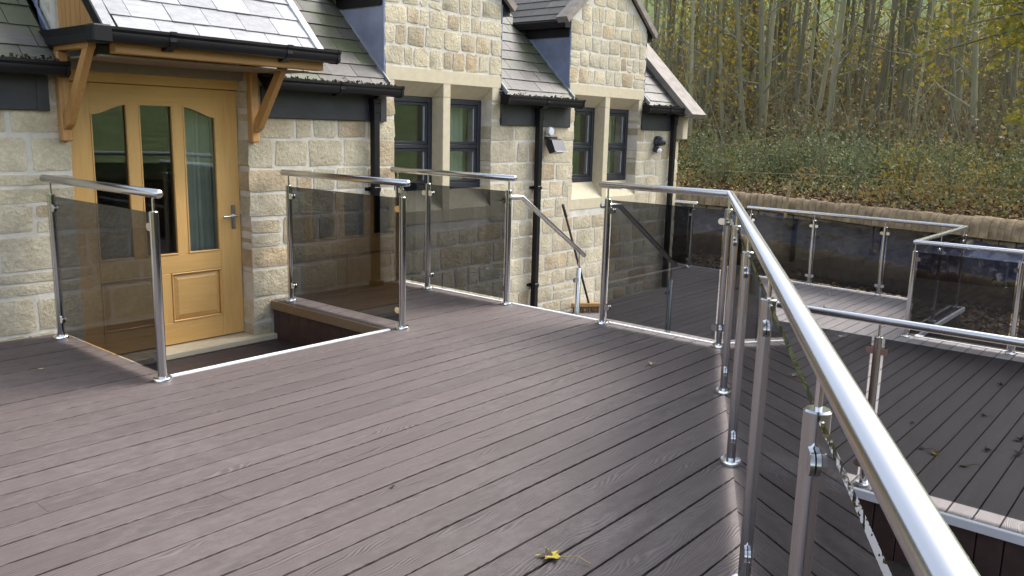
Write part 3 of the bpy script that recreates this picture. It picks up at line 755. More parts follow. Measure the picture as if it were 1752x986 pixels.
# main roof: 45 degrees, z = Y - 4.146
rz = lambda y: y-4.146
roof = obj('roof', MB().add([(-2.2,5.93,rz(5.93)-0.03),(2.38,5.93,rz(5.93)-0.03),(2.38,9.0,rz(9.0)-0.03),(-2.2,9.0,rz(9)-0.03)], [(0,1,2,3)])
    .add([(3.9,5.93,rz(5.93)-0.03),(5.30,5.93,rz(5.93)-0.03),(5.30,9.0,rz(9.0)-0.03),(3.9,9.0,rz(9)-0.03)], [(0,1,2,3)])
    .add([(5.30,6.3,rz(6.3)-0.03),(6.86,6.3,rz(6.3)-0.03),(6.86,9.0,rz(9.0)-0.03),(5.30,9.0,rz(9)-0.03)], [(0,1,2,3)])
    .add([(6.86,5.93,rz(5.93)-0.03),(8.15,5.93,rz(5.93)-0.03),(8.15,9.0,rz(9.0)-0.03),(6.86,9.0,rz(9)-0.03)], [(0,1,2,3)])
    .add([(8.15,6.3,rz(6.3)-0.03),(9.74,6.3,rz(6.3)-0.03),(9.74,9.0,rz(9.0)-0.03),(8.15,9.0,rz(9)-0.03)], [(0,1,2,3)])
    .add([(9.74,5.93,rz(5.93)-0.03),(10.6,5.93,rz(5.93)-0.03),(10.6,9.0,rz(9.0)-0.03),(9.74,9.0,rz(9)-0.03)], [(0,1,2,3)])
    .add([(2.38,6.9,rz(6.9)-0.03),(3.9,6.9,rz(6.9)-0.03),(3.9,9.0,rz(9.0)-0.03),(2.38,9.0,rz(9)-0.03)], [(0,1,2,3)])
    .add([(-2.2,9.0,rz(9)-0.03),(10.6,9.0,rz(9)-0.03),(10.6,12.2,1.7),(-2.2,12.2,1.7)], [(0,1,2,3)]), M['under'], house)
C45 = math.cos(R(45))
def slates(parent, x0, x1, y0, zfun, rows, mat, wd=0.27, ex=0.165, trim_r=None, tail=0.0, name='slate', lone_rows=99, moss=None):
    rest = MB()
    for r_ in range(rows):
        off = (r_ % 2)*wd/2+random.uniform(-0.015, 0.015); x = x0-off
        while x < x1-0.02:
            a, b = max(x, x0)+0.0025, min(x+wd*1.0, x1)-0.0025; x += wd
            if b-a < 0.02: continue
            # local slope frame: v up the slope, n outward
            v0 = r_*ex-0.02+random.uniform(-0.004, 0.004); v1 = v0+ex*1.75
            lift0 = 0.016+random.uniform(0, 0.004); lift1 = 0.001; t_ = 0.007
            P = lambda xx, v, n: (xx, y0+v*C45-n*C45, zfun(y0)+v*C45+n*C45)
            vv = [P(a,v0,lift0), P(b,v0,lift0+random.uniform(-.001,.001)), P(b,v1,lift1), P(a,v1,lift1), P(a,v0,lift0+t_), P(b,v0,lift0+t_), P(b,v1,lift1+t_), P(a,v1,lift1+t_)]
            if trim_r is not None and min(trim_r(v0), trim_r(v1)) < a: continue
            s = MB().add(vv, [(0,3,2,1),(4,5,6,7),(0,1,5,4),(1,2,6,5),(2,3,7,6),(3,0,4,7)])
            if r_ < lone_rows: obj(name, s, mat if moss is None or random.random() > moss else M['slate_moss'], parent)
            else: rest.add(s.v, s.f)
    if rest.v: obj(name+'_field', rest, mat, parent)['kind'] = 'stuff'
slates(roof, 1.0, 2.36, 5.93, rz, 12, M['slate_moss'], 0.29, 0.20, lone_rows=8)
slates(roof, 3.92, 5.27, 5.93, rz, 10, M['slate'], 0.285, 0.165, moss=0.12, lone_rows=8)
slates(roof, 6.90, 8.12, 5.93, rz, 12, M['slate'], 0.26, 0.165, moss=0.12, lone_rows=9)
slates(roof, 9.78, 10.52, 5.93, rz, 9, M['slate'], 0.25, 0.165, lone_rows=8)
# gutters
def gutter_prof(yc, zc): # black ogee gutter, wall side at +y
    pts = [(0.06,-0.045),(-0.015,-0.050),(-0.040,-0.040),(-0.052,-0.012),(-0.050,0.012),(-0.062,0.028),(-0.062,0.045),(-0.054,0.045),(-0.052,0.034),(-0.040,0.012),(-0.036,-0.020),(-0.012,-0.038),(0.05,-0.036),(0.05,0.04),(0.06,0.04)]
    return [(yc+a, zc+b) for a, b in pts]
def gutter(x0, x1, yc=5.885, zc=1.785, parent=None, caps=(True, True)):
    g = obj('gutter', MB().prism(gutter_prof(yc, zc), 0, x0, x1), M['black'], parent or house, smooth=30)
    for i, x in enumerate((x0, x1)):
        if caps[i]: obj('gutter_end_cap', MB().prism([(yc+0.064,zc-0.049),(yc-0.02,zc-0.055),(yc-0.056,zc-0.03),(yc-0.056,zc+0.014),(yc-0.067,zc+0.03),(yc-0.067,zc+0.049),(yc+0.064,zc+0.049)], 0, x-0.012, x+0.012), M['black'], parent or g)
    sub = parent or g
    n = max(1, int((x1-x0)/0.7))
    for i in range(n):
        x = x0+(i+0.5)*(x1-x0)/n
        b = MB().prism([(yc+a*1.06-0.002, zc+b_*1.06) for a, b_ in ((0.06,-0.045),(-0.015,-0.050),(-0.040,-0.040),(-0.052,-0.012),(-0.050,0.012),(-0.062,0.028),(-0.062,0.047),(-0.05,0.047),(-0.03,-0.02),(0.05,-0.036))], 0, x-0.022, x+0.022)
        b.prism([(yc+0.02,zc-0.07),(yc+0.06,zc-0.07),(yc+0.06,zc-0.04),(yc-0.02,zc-0.05)], 0, x-0.03, x+0.03)
        obj('gutter_bracket', b, M['black'], sub)
    return g
gl = [gutter(0.5, 2.385), gutter(3.93, 5.295), gutter(6.79, 8.125), gutter(9.60, 10.70)]
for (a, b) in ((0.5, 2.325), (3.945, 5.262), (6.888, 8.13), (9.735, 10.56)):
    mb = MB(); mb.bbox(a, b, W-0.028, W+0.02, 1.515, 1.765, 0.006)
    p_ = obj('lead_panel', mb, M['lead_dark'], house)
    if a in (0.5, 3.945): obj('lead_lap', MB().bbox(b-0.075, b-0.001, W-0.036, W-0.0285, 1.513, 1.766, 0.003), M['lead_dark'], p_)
# moss and leaf debris lying along the gutters
for (a, b) in ((1.2, 2.36), (3.98, 5.27), (6.9, 8.1), (9.8, 10.5)):
    n = int((b-a)*420); C = np.c_[rng.uniform(a, b, n), rng.normal(5.90, 0.018, n), 1.822+np.abs(rng.normal(0, 0.011, n))*(0.6+0.8*np.sin(rng.uniform(0, 6, n))**2)]
    tag(link('gutter_debris', quads_mesh('gutter_debris', C, rng.uniform(0.012, 0.034, n), M['moss'], aspect=0.9)), 'dark moss and rotten leaves lying in the gutter', 'debris', 'moss along the eaves', 'stuff')
# downpipes
def downpipe(x, ztop, zbot, clips):
    d = link('downpipe', None, house, (x, W-0.06, zbot))
    h = 0.033; yc = W-0.062
    obj('pipe', MB().bbox(x-h, x+h, yc-h, yc+h, zbot, ztop-0.12, 0.005), M['black'], d)
    obj('hopper_joint', MB().bbox(x-h-0.006, x+h+0.006, yc-h-0.006, yc+h+0.006, ztop-0.16, ztop-0.08, 0.004).bbox(x-h-0.014, x+h+0.014, yc-h-0.012, yc+h+0.006, ztop-0.075, ztop-0.03, 0.006), M['black'], d)
    obj('outlet', MB().prism([(5.85,ztop),(5.93,ztop),(yc+h,ztop-0.06),(yc+h,ztop-0.1),(yc-h,ztop-0.1),(yc-h,ztop-0.05)], 0, x-h, x+h), M['black'], d)
    for zc in clips: obj('pipe_clip', MB().bbox(x-h-0.006, x+h+0.006, yc-h-0.006, W, zc-0.02, zc+0.02, 0.004).bbox(x-h-0.045, x+h+0.045, W-0.02, W-0.005, zc-0.016, zc+0.016, 0.003), M['black'], d)
    return d
downpipe(5.095, 1.75, 0.0, (0.90,)); obj('pipe_shoe', MB().bbox(5.05, 5.14, 5.92, 6.03, 0.0, 0.05, 0.006), M['black'], house)
downpipe(7.495, 1.75, ZL, (0.83, -0.3)); downpipe(10.50, 1.75, ZL, (0.72,))

# dormers
def dormer(a, b):
    d = link('dormer', None, house, ((a+b)/2, W, 2.0)); xc = (a+b)/2; ze = 2.72; zr = ze+(b-a+0.22)/2*0.78
    # lead cheeks on both sides, resting on the main roof
    for x, s in ((a, -1), (b, 1)):
        pr = [(W+0.0, rz(W)), (W+0.0, 2.70), (6.95, 2.70), (6.86, rz(6.86))]
        pr = [(W, rz(W)+0.0), (6.87, rz(6.87)), (6.87, 2.76), (W, 2.76)]
        obj('lead_cheek', MB().prism(pr, 0, min(x, x+s*0.012), max(x, x+s*0.012)), M['lead'], d)
        # bright folded edge running along the slates
        e = MB(); y_, n_ = 5.96, 0.02
        P = lambda yy, nn: (yy-nn*C45, rz(yy)+nn*C45)
        e.prism([P(5.985,0.0), P(6.9,0.0), P(6.9,0.028), P(5.985,0.045)], 0, min(x+s*0.013, x+s*0.024), max(x+s*0.013, x+s*0.024))
        obj('lead_upstand', e, M['lead_light'], d)
        # eaves gutter along the side
        xg = x+s*0.075; prof = [(0.05*s*-1,-0.05),(0.045*s,-0.05),(0.055*s,-0.01),(0.06*s,0.045),(-0.05*s,0.045)]
        obj('fascia', MB().box(min(x+s*0.014, x+s*0.03), max(x+s*0.014, x+s*0.03), W+0.02, 6.72, 2.555, 2.70), M['black'], d)
        obj('gutter', MB().prism([(xg+p, 2.70+q) for p, q in prof], 1, W-0.0, 6.84), M['black'], d)
    # roof planes with slates
    for s in (-1, 1):
        xe = a-0.11 if s < 0 else b+0.11
        nx, nz = -0.615*(-s)*-1, 0.788
        dx, dz = (0.788*(-s), 0.615)
        L = ((b-a)/2+0.11)/0.788
        y1e, y1r = ze+4.146+0.02, zr+4.146
        pl = MB().add([(xe,W-0.02,ze),(xc,W-0.02,zr),(xc,y1r+0.3,zr),(xe,y1e+0.1,ze)], [(0,1,2,3)]); ro = obj('roof_plane', pl, M['under'], d)
        ex, wd = 0.165, 0.26
        for r_ in range(int(L/ex)):
            y = W-0.02-(r_ % 2)*wd/2
            u0, u1 = r_*ex-0.02, r_*ex+ex*1.6
            yend = ze+4.146+ (r_*ex*0.615)+0.25
            while y < yend:
                ya, yb = max(y, W-0.02)+0.002, min(y+wd, yend)-0.002; y += wd
                if yb-ya < 0.03: continue
                def P(u, yy, n): return (xe+dx*u+s*0.615*n, yy, ze+dz*u+0.788*n)
                vv = [P(u0,ya,0.016),P(u0,yb,0.016),P(u1,yb,0.003),P(u1,ya,0.003),P(u0,ya,0.023),P(u0,yb,0.023),P(u1,yb,0.010),P(u1,ya,0.010)]
                fc = [(0,3,2,1),(4,5,6,7),(0,1,5,4),(1,2,6,5),(2,3,7,6),(3,0,4,7)]
                if s > 0: fc = [q[::-1] for q in fc]
                if s < 0 and r_ < 3 and a > 8: link('slate', MB().add(vv, fc).mesh('slate'), d, (0,0,0), M['slate'])
                else: slate_rest.add(vv, fc)
        # raking verge coping
        def Q(u, n): return (xe+dx*u+s*0.615*n, ze+dz*u+0.788*n)
        obj('verge_coping', MB().prism([Q(-0.03,0.0), Q(L,0.0), Q(L,0.075), Q(-0.03,0.075)] if s < 0 else [Q(-0.03,0.075), Q(L,0.075), Q(L,0.0), Q(-0.03,0.0)], 1, W-0.06, W+0.10), M['coping_grey'], d)
    return d
slate_rest = MB()
dormer(5.27, 6.89); dormer(8.12, 9.775)
obj('slate_field', slate_rest, M['slate'], house)['kind'] = 'stuff'
# gable coping at the far end of the house
cp = MB(); P = lambda yy, nn: (yy-nn*C45, rz(yy)+nn*C45)
cp.prism([P(5.80,0.05), P(9.0,0.05), P(9.0,0.13), P(5.80,0.13)], 0, 10.50, 10.90)
obj('gable_coping', cp, M['coping_grey'], house)
obj('gable_upstand', MB().prism([P(5.93,-0.1), P(9.0,-0.1), P(9.0,0.05), P(5.93,0.05)], 0, 10.54, 10.79), M['coping_grey'], house)
obj('kneeler', MB().bbox(10.66, 10.80, 5.93, 6.06, 1.40, 1.72, 0.008), M['ashlar'], house)

# porch
porch = link('porch', None, house, (3.13, 5.5, 1.3)); pz = lambda y: y-3.387
PX0, PX1 = 2.47, 4.06
for (a, b) in ((2.376, 2.446), (3.816, 3.886)):
    obj('bracket_post', MB().bbox(a, b, W-0.075, W-0.006, 1.318, 1.905, 0.008), M['oak_v'], porch)
    br = MB(); xa, xb = a+0.012, b-0.012
    br.prism([(5.972,1.395),(5.957,1.50),(5.62,1.905),(5.545,1.905),(5.90,1.43)], 0, xa, xb)
    obj('bracket_brace', br, M['oak_v'], porch)
    obj('bracket_arm', MB().bbox(a+0.006, b-0.006, 5.53, W-0.006, 1.906, 1.985, 0.005), M['oak'], porch)
obj('beam', MB().bbox(2.515, 4.118, 5.44, 5.525, 1.880, 1.950, 0.006), M['oak'], porch)
obj('soffit', MB().box(2.46, 4.04, 5.527, 6.195, 1.862, 1.874), M['soffit'], porch)
obj('porch_head', MB().box(2.46, 3.83, 6.10, 6.19, 1.802, 1.861), M['soffit'], porch)
gp = gutter(2.40, 4.185, 5.385, 1.987, porch, (False, True))
gr = MB(); prof = [(-0.062,-0.05),(0.04,-0.05),(0.04,0.04),(-0.05,0.045),(-0.066,0.045),(-0.056,0.0)]
gr.prism([(2.405+p, 1.990+q) for p, q in prof], 1, 5.325, 6.30)
obj('gutter_return', gr, M['black'], porch); obj('corner_joint', MB().bbox(2.33, 2.45, 5.315, 5.43, 1.930, 2.038, 0.01), M['black'], porch)
obj('fascia', MB().box(PX0, PX1, 5.447, 5.50, 1.964, 2.045), M['black'], porch)
sl = MB(); sl.prism([(5.40,pz(5.40)-0.01),(7.2,pz(7.2)-0.01),(7.2,pz(7.2)-0.05),(5.40,pz(5.40)-0.05)], 0, PX0+0.004, PX1); pr_ = obj('porch_roof', sl, M['under'], porch)
slates(porch, PX0+0.04, PX1-0.045, 5.375, pz, 8, M['slate_new'], 0.275, 0.185, lone_rows=7)
P = lambda yy, nn: (yy-nn*C45, pz(yy)+nn*C45)
obj('verge_trim', MB().prism([P(5.37,-0.03), P(7.2,-0.03), P(7.2,0.035), P(5.37,0.035)], 0, PX1-0.043, PX1+0.012), M['trim'], porch)
obj('verge_slate', MB().prism([P(5.37,0.0), P(7.2,0.0), P(7.2,0.018), P(5.37,0.018)], 0, PX0-0.035, PX0+0.038), M['slate_new'], porch)
obj('barge_strip', MB().prism([P(5.37,-0.075), P(7.2,-0.075), P(7.2,-0.002), P(5.37,-0.002)], 0, PX0-0.03, PX0+0.002), M['black'], porch)
# side gable of the porch clad with narrow oak boards
y = 5.455
while y < 6.215:
    yb_ = min(y+0.072, 6.215)
    obj('cladding_board', MB().prism([(y+0.002, 2.03), (yb_-0.002, 2.03), (yb_-0.002, pz(yb_)-0.085), (y+0.002, pz(y)-0.085)], 0, PX0+0.004, PX0+0.03), M['oak_v'], porch); y += 0.072
obj('side_wall', MB().prism([(6.215, 1.9),(7.2, 1.9),(7.2, pz(7.2)-0.06),(6.215, pz(6.215)-0.06)], 0, PX0-0.01, PX0+0.15), M['mortar'], porch)
ls = MB(); 
for (ya, yb_, za, zb_) in ((6.222,6.37,2.09,2.25),(6.222,6.31,2.265,2.42),(6.33,6.46,2.27,2.42),(6.222,6.40,2.44,2.6)):
    s = stone_block(ya, yb_, za, zb_, 0, 0.05, 0.008); ls.add([(PX0-0.014+v[1], v[0], v[2]) for v in s.v], s.f)
obj('side_stones', ls, M['stone_many'], porch, smooth=35)
obj('lead_flashing', MB().prism([(6.10,rz(6.10)-0.01),(7.2,rz(7.2)-0.01),(7.2,rz(7.2)+0.20),(6.42,rz(6.42)+0.19),(6.40,2.36),(6.37,2.33),(6.375,2.22),(6.345,2.20),(6.335,2.09),(6.29,2.06),(6.10,2.05)], 0, PX0-0.055, PX0-0.035), M['lead'], porch)
obj('side_wall', MB().prism([(5.46,2.0),(7.2,2.0),(7.2,pz(7.2)-0.06),(5.46,pz(5.46)-0.06)], 0, PX1-0.06, PX1-0.03), M['mortar'], porch)
obj('stepped_flashing', MB().prism([(6.05,rz(6.05)),(6.9,rz(6.9)),(6.9,rz(6.9)+0.12),(6.05,rz(6.05)+0.12)], 0, PX1-0.028, PX1-0.01), M['lead'], porch)

# small fittings on the wall
fl = thing('floodlight', 'black floodlight with round white sensor on the wall beside the downpipe', 'floodlight', (7.66, W, 1.30))
obj('lamp_head', MB().prism([(5.845,1.245),(5.93,1.215),(5.985,1.31),(5.96,1.385),(5.90,1.37)], 0, 7.62, 7.83), M['frame'], fl)
obj('lens', MB().prism([(5.842,1.246),(5.927,1.213),(5.925,1.209),(5.84,1.242)], 0, 7.635, 7.815), M['spacer'], fl)
obj('bracket', MB().box(7.66, 7.79, 5.95, W-0.01, 1.37, 1.405), M['frame'], fl)
obj('sensor', MB().lathe([(0.005,-0.03),(0.045,-0.028),(0.052,0.0),(0.045,0.02),(0.01,0.024)], 20).mesh('sensor', 50), M['trim'], fl, (7.70, W-0.06, 1.465)).rotation_euler.x = R(90)
obj('sensor_arm', MB().tube([(7.70,W-0.03,1.465),(7.70,W+0.0,1.455),(7.70,W,1.40)], 0.012, 10), M['trim'], fl)
cc = thing('security_camera', 'dark dome security camera under the far gutter, above a pale sensor', 'camera', (10.14, W, 1.36))
obj('dome_base', MB().lathe([(0.07,0),(0.07,0.05),(0.062,0.06)], 24).mesh('dome_base', 40), M['frame'], cc, (10.14, W-0.01, 1.37)).rotation_euler.x = R(90)
obj('dome', MB().lathe([(0.058,0.0),(0.056,0.03),(0.042,0.06),(0.02,0.074),(0.002,0.078)], 24).mesh('dome', 60), M['frame'], cc, (10.14, W-0.07, 1.37)).rotation_euler.x = R(112)
obj('lens', MB().lathe([(0.018,0.0),(0.018,0.02),(0.012,0.022)], 16).mesh('lens', 40), M['black'], cc, (10.15, W-0.125, 1.345)).rotation_euler.x = R(105)
ps = thing('motion_sensor', 'small pale motion sensor just below the dome security camera', 'sensor', (10.10, W, 1.25))
obj('sensor_body', MB().lathe([(0.04,0.0),(0.045,0.05),(0.04,0.07)], 20).mesh('sensor_body', 40), M['frame'], ps, (10.10, W-0.01, 1.265)).rotation_euler.x = R(105)
obj('sensor_eye', MB().lathe([(0.038,0.0),(0.034,0.025),(0.018,0.04),(0.002,0.043)], 20).mesh('sensor_eye', 60), M['trim'], ps, (10.10, W-0.078, 1.247)).rotation_euler.x = R(115)

# broom leaning on the wall
bm = thing('broom', 'broom with dark handle and tan bristles leaning on the wall below the floodlit window', 'broom', (8.3, 5.75, ZL))
obj('handle', MB().tube([(7.99,5.985,0.60),(8.29,5.76,-0.60)], 0.0135, 10, True, 0.006), M['rubber'], bm, smooth=50)
obj('grip', MB().tube([(7.987,5.987,0.612),(8.025,5.958,0.46)], 0.017, 10, True, 0.006), M['rubber'], bm, smooth=50)
hd_dir = Vector((0.80, -0.60, 0)); c0 = Vector((8.30, 5.75, ZL+0.075)); nn = Vector((0.60, 0.80, 0))*0.03
q = [c0-hd_dir*0.23-nn, c0+hd_dir*0.23-nn, c0+hd_dir*0.23+nn, c0-hd_dir*0.23+nn]
obj('head', MB().prism([(p.x, p.y) for p in q], 2, ZL+0.075, ZL+0.115), M['oak'], bm)
br = MB(); rs = random.Random(3)
for i in range(46):
    for j in range(4):
        p = c0+hd_dir*(-0.22+0.44*i/45)+nn*(-0.8+1.6*j/3); t_ = p+Vector((rs.uniform(-.012,.012), rs.uniform(-.02,.01), 0))
        br.add([(p.x-.004,p.y,ZL+0.076),(p.x+.004,p.y,ZL+0.076),(p.x,p.y+.005,ZL+0.076),(t_.x-.004,t_.y,ZL+0.002),(t_.x+.004,t_.y,ZL+0.002),(t_.x,t_.y+.005,ZL+0.002)], [(0,1,4,3),(1,2,5,4),(2,0,3,5)])
obj('bristles', br, M['tan'], bm)

# ------------------------------------------------------------------ retaining wall, membrane, edging
rw = thing('retaining_wall', 'curved mossy stone retaining wall with rounded coping below the leafy bank', 'wall', (16.6, 4.4, -0.4))
def polar(th, dr, z): r_ = wall_r(th)+dr; return Vector((CX+r_*math.cos(R(th)), CY+r_*math.sin(R(th)), z))
ring = MB(); tt = np.arange(-60, 60.1, 1.0)
for i, th in enumerate(tt):
    for (dr, z_) in ((-0.20,-1.24),(-0.20,0.03),(0.14,0.03),(0.14,-1.24)): ring.v.append(tuple(polar(th, dr, z_)))
for i in range(len(tt)-1):
    for k in range(3): ring.f.append((4*i+k, 4*i+k+1, 4*i+4+k+1, 4*i+4+k))
obj('wall_core', ring, M['soil'], rw)
def cope_stone(th0, th1, z0, h, w_, dr, jit):
    mb = MB(); n = 7; rows = []
    for th in (th0+0.015, (th0+th1)/2, th1-0.015):
        row = []
        for k in range(n):
            a = math.pi*k/(n-1); row.append(polar(th, dr-math.cos(a)*w_/2, z0+math.sin(a)**0.7*h*(1+jit)))
        rows.append(row)
    v = [tuple(p) for r_ in rows for p in r_]
    f = [(i*n+k, i*n+k+1, (i+1)*n+k+1, (i+1)*n+k) for i in range(2) for k in range(n-1)]
    f += [tuple(range(n))[::-1], tuple(range(2*n, 3*n))] + [(0, n, 2*n, 3*n-1, 2*n-1, n-1)]
    return mb.add(v, f)
M['cope'] = simple('mossy_coping', (.24,.178,.105,1), 0.9, var=0.4, nscale=5, bstr=0.8, spec=0.2, bdist=0.02, rand=3); M['edging'] = simple('mossy_edging', (.19,.145,.085,1), 0.95, var=0.4, nscale=6, bstr=0.9, spec=0.15, bdist=0.02, rand=3)
th = -30.0
while th < 42:
    d_ = random.uniform(0.55, 1.0)*(10.5/wall_r(th))
    obj('coping_stone', cope_stone(th, th+d_, -0.13, 0.34, 0.54, -0.04, random.uniform(-0.06, 0.06)), M['cope'], rw, smooth=40); th += d_
for (za, zb_) in ((-0.15,0.025),(-0.33,-0.16),(-0.52,-0.34)):
    th = -30.0+random.uniform(0, 1)
    while th < 42:
        d_ = random.uniform(1.4, 2.6); s = stone_block(0, 1, za, zb_, 0, 0.1, 0.02)
        v = []
        for p in s.v:
            q = polar(th+0.05+(d_-0.1)*p[0], -0.20+p[1], p[2]); v.append(tuple(q))
        obj('stone', MB().add(v, [f_[::-1] for f_ in s.f]), M['wall_stone'], rw, smooth=35); th += d_
# membrane sheet
mm = MB(); nt_, nr_ = 260, 26; tt = np.linspace(-32, 44, nt_)
for th in tt:
    for j in range(nr_):
        u = j/(nr_-1); p = polar(th, -0.19-0.95*u, -0.22-0.52*u)
        wz = 0.035*math.sin(th*2.1+u*7)*math.sin(th*0.9-u*4)+0.02*math.sin(th*5.3+3*math.sin(u*9+th))+0.012*random.uniform(-1, 1)+0.02*abs(math.sin(th*1.3+u*12))
        mm.v.append((p.x, p.y, p.z+wz))
for i in range(nt_-1):
    for j in range(nr_-1): mm.f.append((i*nr_+j, (i+1)*nr_+j, (i+1)*nr_+j+1, i*nr_+j+1))
M['membrane'] = simple('black_membrane', (.07,.075,.11,1), 0.3, var=0.3, nscale=5, bstr=0.5, bdist=0.03)
tag(obj('weed_membrane', mm, M['membrane'], smooth=80), 'wrinkled blue-black plastic membrane laid along the foot of the retaining wall', 'membrane')
ed = thing('edging_wall', 'low dark mossy edging between the black membrane and the bare soil', 'edging', (15.4, 4.5, -1.2))
th = -30.0
while th < 42:
    d_ = random.uniform(0.7, 1.2)
    o = obj('edging_stone', cope_stone(th, th+d_, -0.88, 0.24, 0.40, -1.22, random.uniform(-0.15, 0.15)), M['edging'], ed, smooth=40); th += d_
mb = MB(); tt = np.arange(-31, 43, 1.0)
for th in tt:
    for (dr, z_) in ((-1.40,-1.25),(-1.40,-0.87),(-1.04,-0.87),(-1.04,-1.25)): mb.v.append(tuple(polar(th, dr, z_)))
for i in range(len(tt)-1):
    for k in range(3): mb.f.append((4*i+k, 4*i+k+1, 4*i+4+k+1, 4*i+4+k))
obj('edging_core', mb, M['edging'], ed)
# stones weighing the membrane down
for i, (th, u, sx, lab) in enumerate(((14.3,0.25,0.26,'flat pale stone lying on the membrane by the wooden stake'),(11.2,0.5,0.20,'flat stone slab half way up the black membrane'),(12.8,0.12,0.30,'greenish stone high on the membrane under the wall'),(-4.2,0.10,0.30,'pale stone slab on the membrane at the right edge of the picture'),(19.5,0.35,0.16,'small pale stone on the membrane seen through the corner glass'),(20.5,0.75,0.15,'small light stone low on the membrane beside the far post'))):
    p = polar(th, -0.19-0.95*u, -0.22-0.52*u+0.06); s = stone_block(-sx/2, sx/2, -0.10, 0.10, 0, 0.06, 0.015)
    o = obj('loose_stone', MB().add([(v[0], v[2], -v[1]) for v in s.v], s.f), M['wall_stone'], None, tuple(p), smooth=35); o.rotation_euler = (R(-10), R(-20), R(th+random.uniform(-30, 30)))
    tag(o, lab, 'stone', 'stones weighing down the membrane')
p = polar(10.0, -0.9, 0); 
stp = polar(15.2, -0.45, -0.42)
st = obj('wooden_stake', MB().bbox(-0.04, 0.04, -0.03, 0.03, -0.2, 0.92, 0.006).prism([(-0.03,0.92),(0.03,0.92),(0.0,1.0)], 1, -0.02, 0.02), simple('stake_wood', (.30,.22,.12,1), 0.8, var=0.25, nscale=12, bstr=0.3), None, tuple(stp)); st.rotation_euler = (R(3), R(4), R(20))
tag(st, 'rough square wooden stake standing in the membrane before the retaining wall', 'stake')
for i, (th, u, L, lab) in enumerate(((9.3,0.45,0.35,'short pale wooden batten on the black membrane between the far posts'),(-1.2,0.62,0.3,'short batten low on the membrane at the right'))):
    p = polar(th, -0.19-0.95*u, -0.22-0.52*u+0.07)
    o = obj('wood_batten', MB().bbox(-L/2, L/2, -0.03, 0.03, -0.02, 0.02, 0.004), M['tan'], None, tuple(p)); o.rotation_euler = (R(10), R(-8), R(th+70)); tag(o, lab, 'batten')

# ------------------------------------------------------------------ vegetation
LY = mat_leaf('yellow_green_leaf', [(0,(.28,.24,.035,1)),(0.35,(.23,.22,.04,1)),(0.6,(.15,.165,.035,1)),(0.85,(.40,.30,.045,1)),(1,(.48,.36,.05,1))], 0.4)
LYEL = mat_leaf('yellow_leaf', [(0,(.34,.25,.035,1)),(0.4,(.40,.30,.05,1)),(0.7,(.26,.19,.035,1)),(1,(.16,.14,.035,1))], 0.45)
LBR = mat_leaf('brown_litter', [(0,(.055,.032,.016,1)),(0.3,(.11,.065,.03,1)),(0.55,(.17,.105,.05,1)),(0.8,(.25,.165,.085,1)),(0.93,(.36,.26,.12,1)),(1,(.40,.29,.05,1))], 0.15, 0.7)
LUG = mat_leaf('undergrowth_leaf', [(0,(.09,.075,.035,1)),(0.25,(.19,.13,.065,1)),(0.45,(.15,.16,.06,1)),(0.65,(.26,.19,.085,1)),(0.85,(.20,.185,.075,1)),(0.95,(.42,.31,.06,1)),(1,(.30,.15,.07,1))], 0.25)
LGR = mat_leaf('green_herb_leaf', [(0,(.10,.13,.045,1)),(0.35,(.18,.21,.07,1)),(0.65,(.25,.25,.09,1)),(0.85,(.32,.27,.10,1)),(0.95,(.40,.27,.07,1)),(1,(.36,.18,.06,1))], 0.3)
LTEAL = mat_leaf('bluish_herb_leaf', [(0,(.12,.16,.07,1)),(0.6,(.20,.24,.11,1)),(1,(.28,.29,.15,1))], 0.3)
def mat_bark(name, a, b, moss):
    m, t, p = new_mat(name); n = noise(t, coords(t, (9, 9, 1.4), rand=4), 1.5, 6, 0.65); n2 = noise(t, coords(t, rand=2), 1.1, 4)
    r = ramp(t, [(0.3, a), (0.7, b)]); t.links.new(n, r.inputs[0]); r2 = ramp(t, [(0.4, (0,0,0,1)), (0.65, (0.75,0.75,0.75,1))]); t.links.new(n2, r2.inputs[0])
    c = mix(t, r2.outputs[0], r.outputs[0], moss)
    rr = ramp(t, [(0,(0.6,0.6,0.6,1)),(1,(1.25,1.25,1.2,1))]); t.links.new(N(t, 'ObjectInfo').outputs['Random'], rr.inputs[0])
    c = mix(t, 1.0, c, rr.outputs[0], 'MULTIPLY'); t.links.new(c, p.inputs['Base Color'])
    p.inputs['Roughness'].default_value = 0.9; bump(t, p, n, 0.6, 0.03); return m
BARK = mat_bark('lichen_bark', (.21,.19,.13,1), (.35,.32,.23,1), (.23,.23,.11,1)); BARKD = mat_bark('dark_bark', (.13,.11,.075,1), (.23,.20,.135,1), (.15,.16,.07,1))
def ray_dir(px, py):
    c_ = cam_o.matrix_world.to_3x3() @ Vector(((px-876)/1429.38, -(py-493)/1429.38, -1)); return c_.normalized()
def on_hill(px, py, s_fix=None):
    # world spot on the bank in the direction the trunk foot stands, used once to lay the wood out
    d = ray_dir(px, py); o = Vector((0,0,1.46412)); best = None
    for t_ in np.arange(14, 90, 0.1):
        p = o+d*t_; dx, dy = p.x-CX, p.y-CY; th = math.degrees(math.atan2(dy, dx)); s = math.hypot(dx, dy)-wall_r(th)
        if s > 0 and hill_z(th, s) >= p.z: return p, t_
    return o+d*30, 30
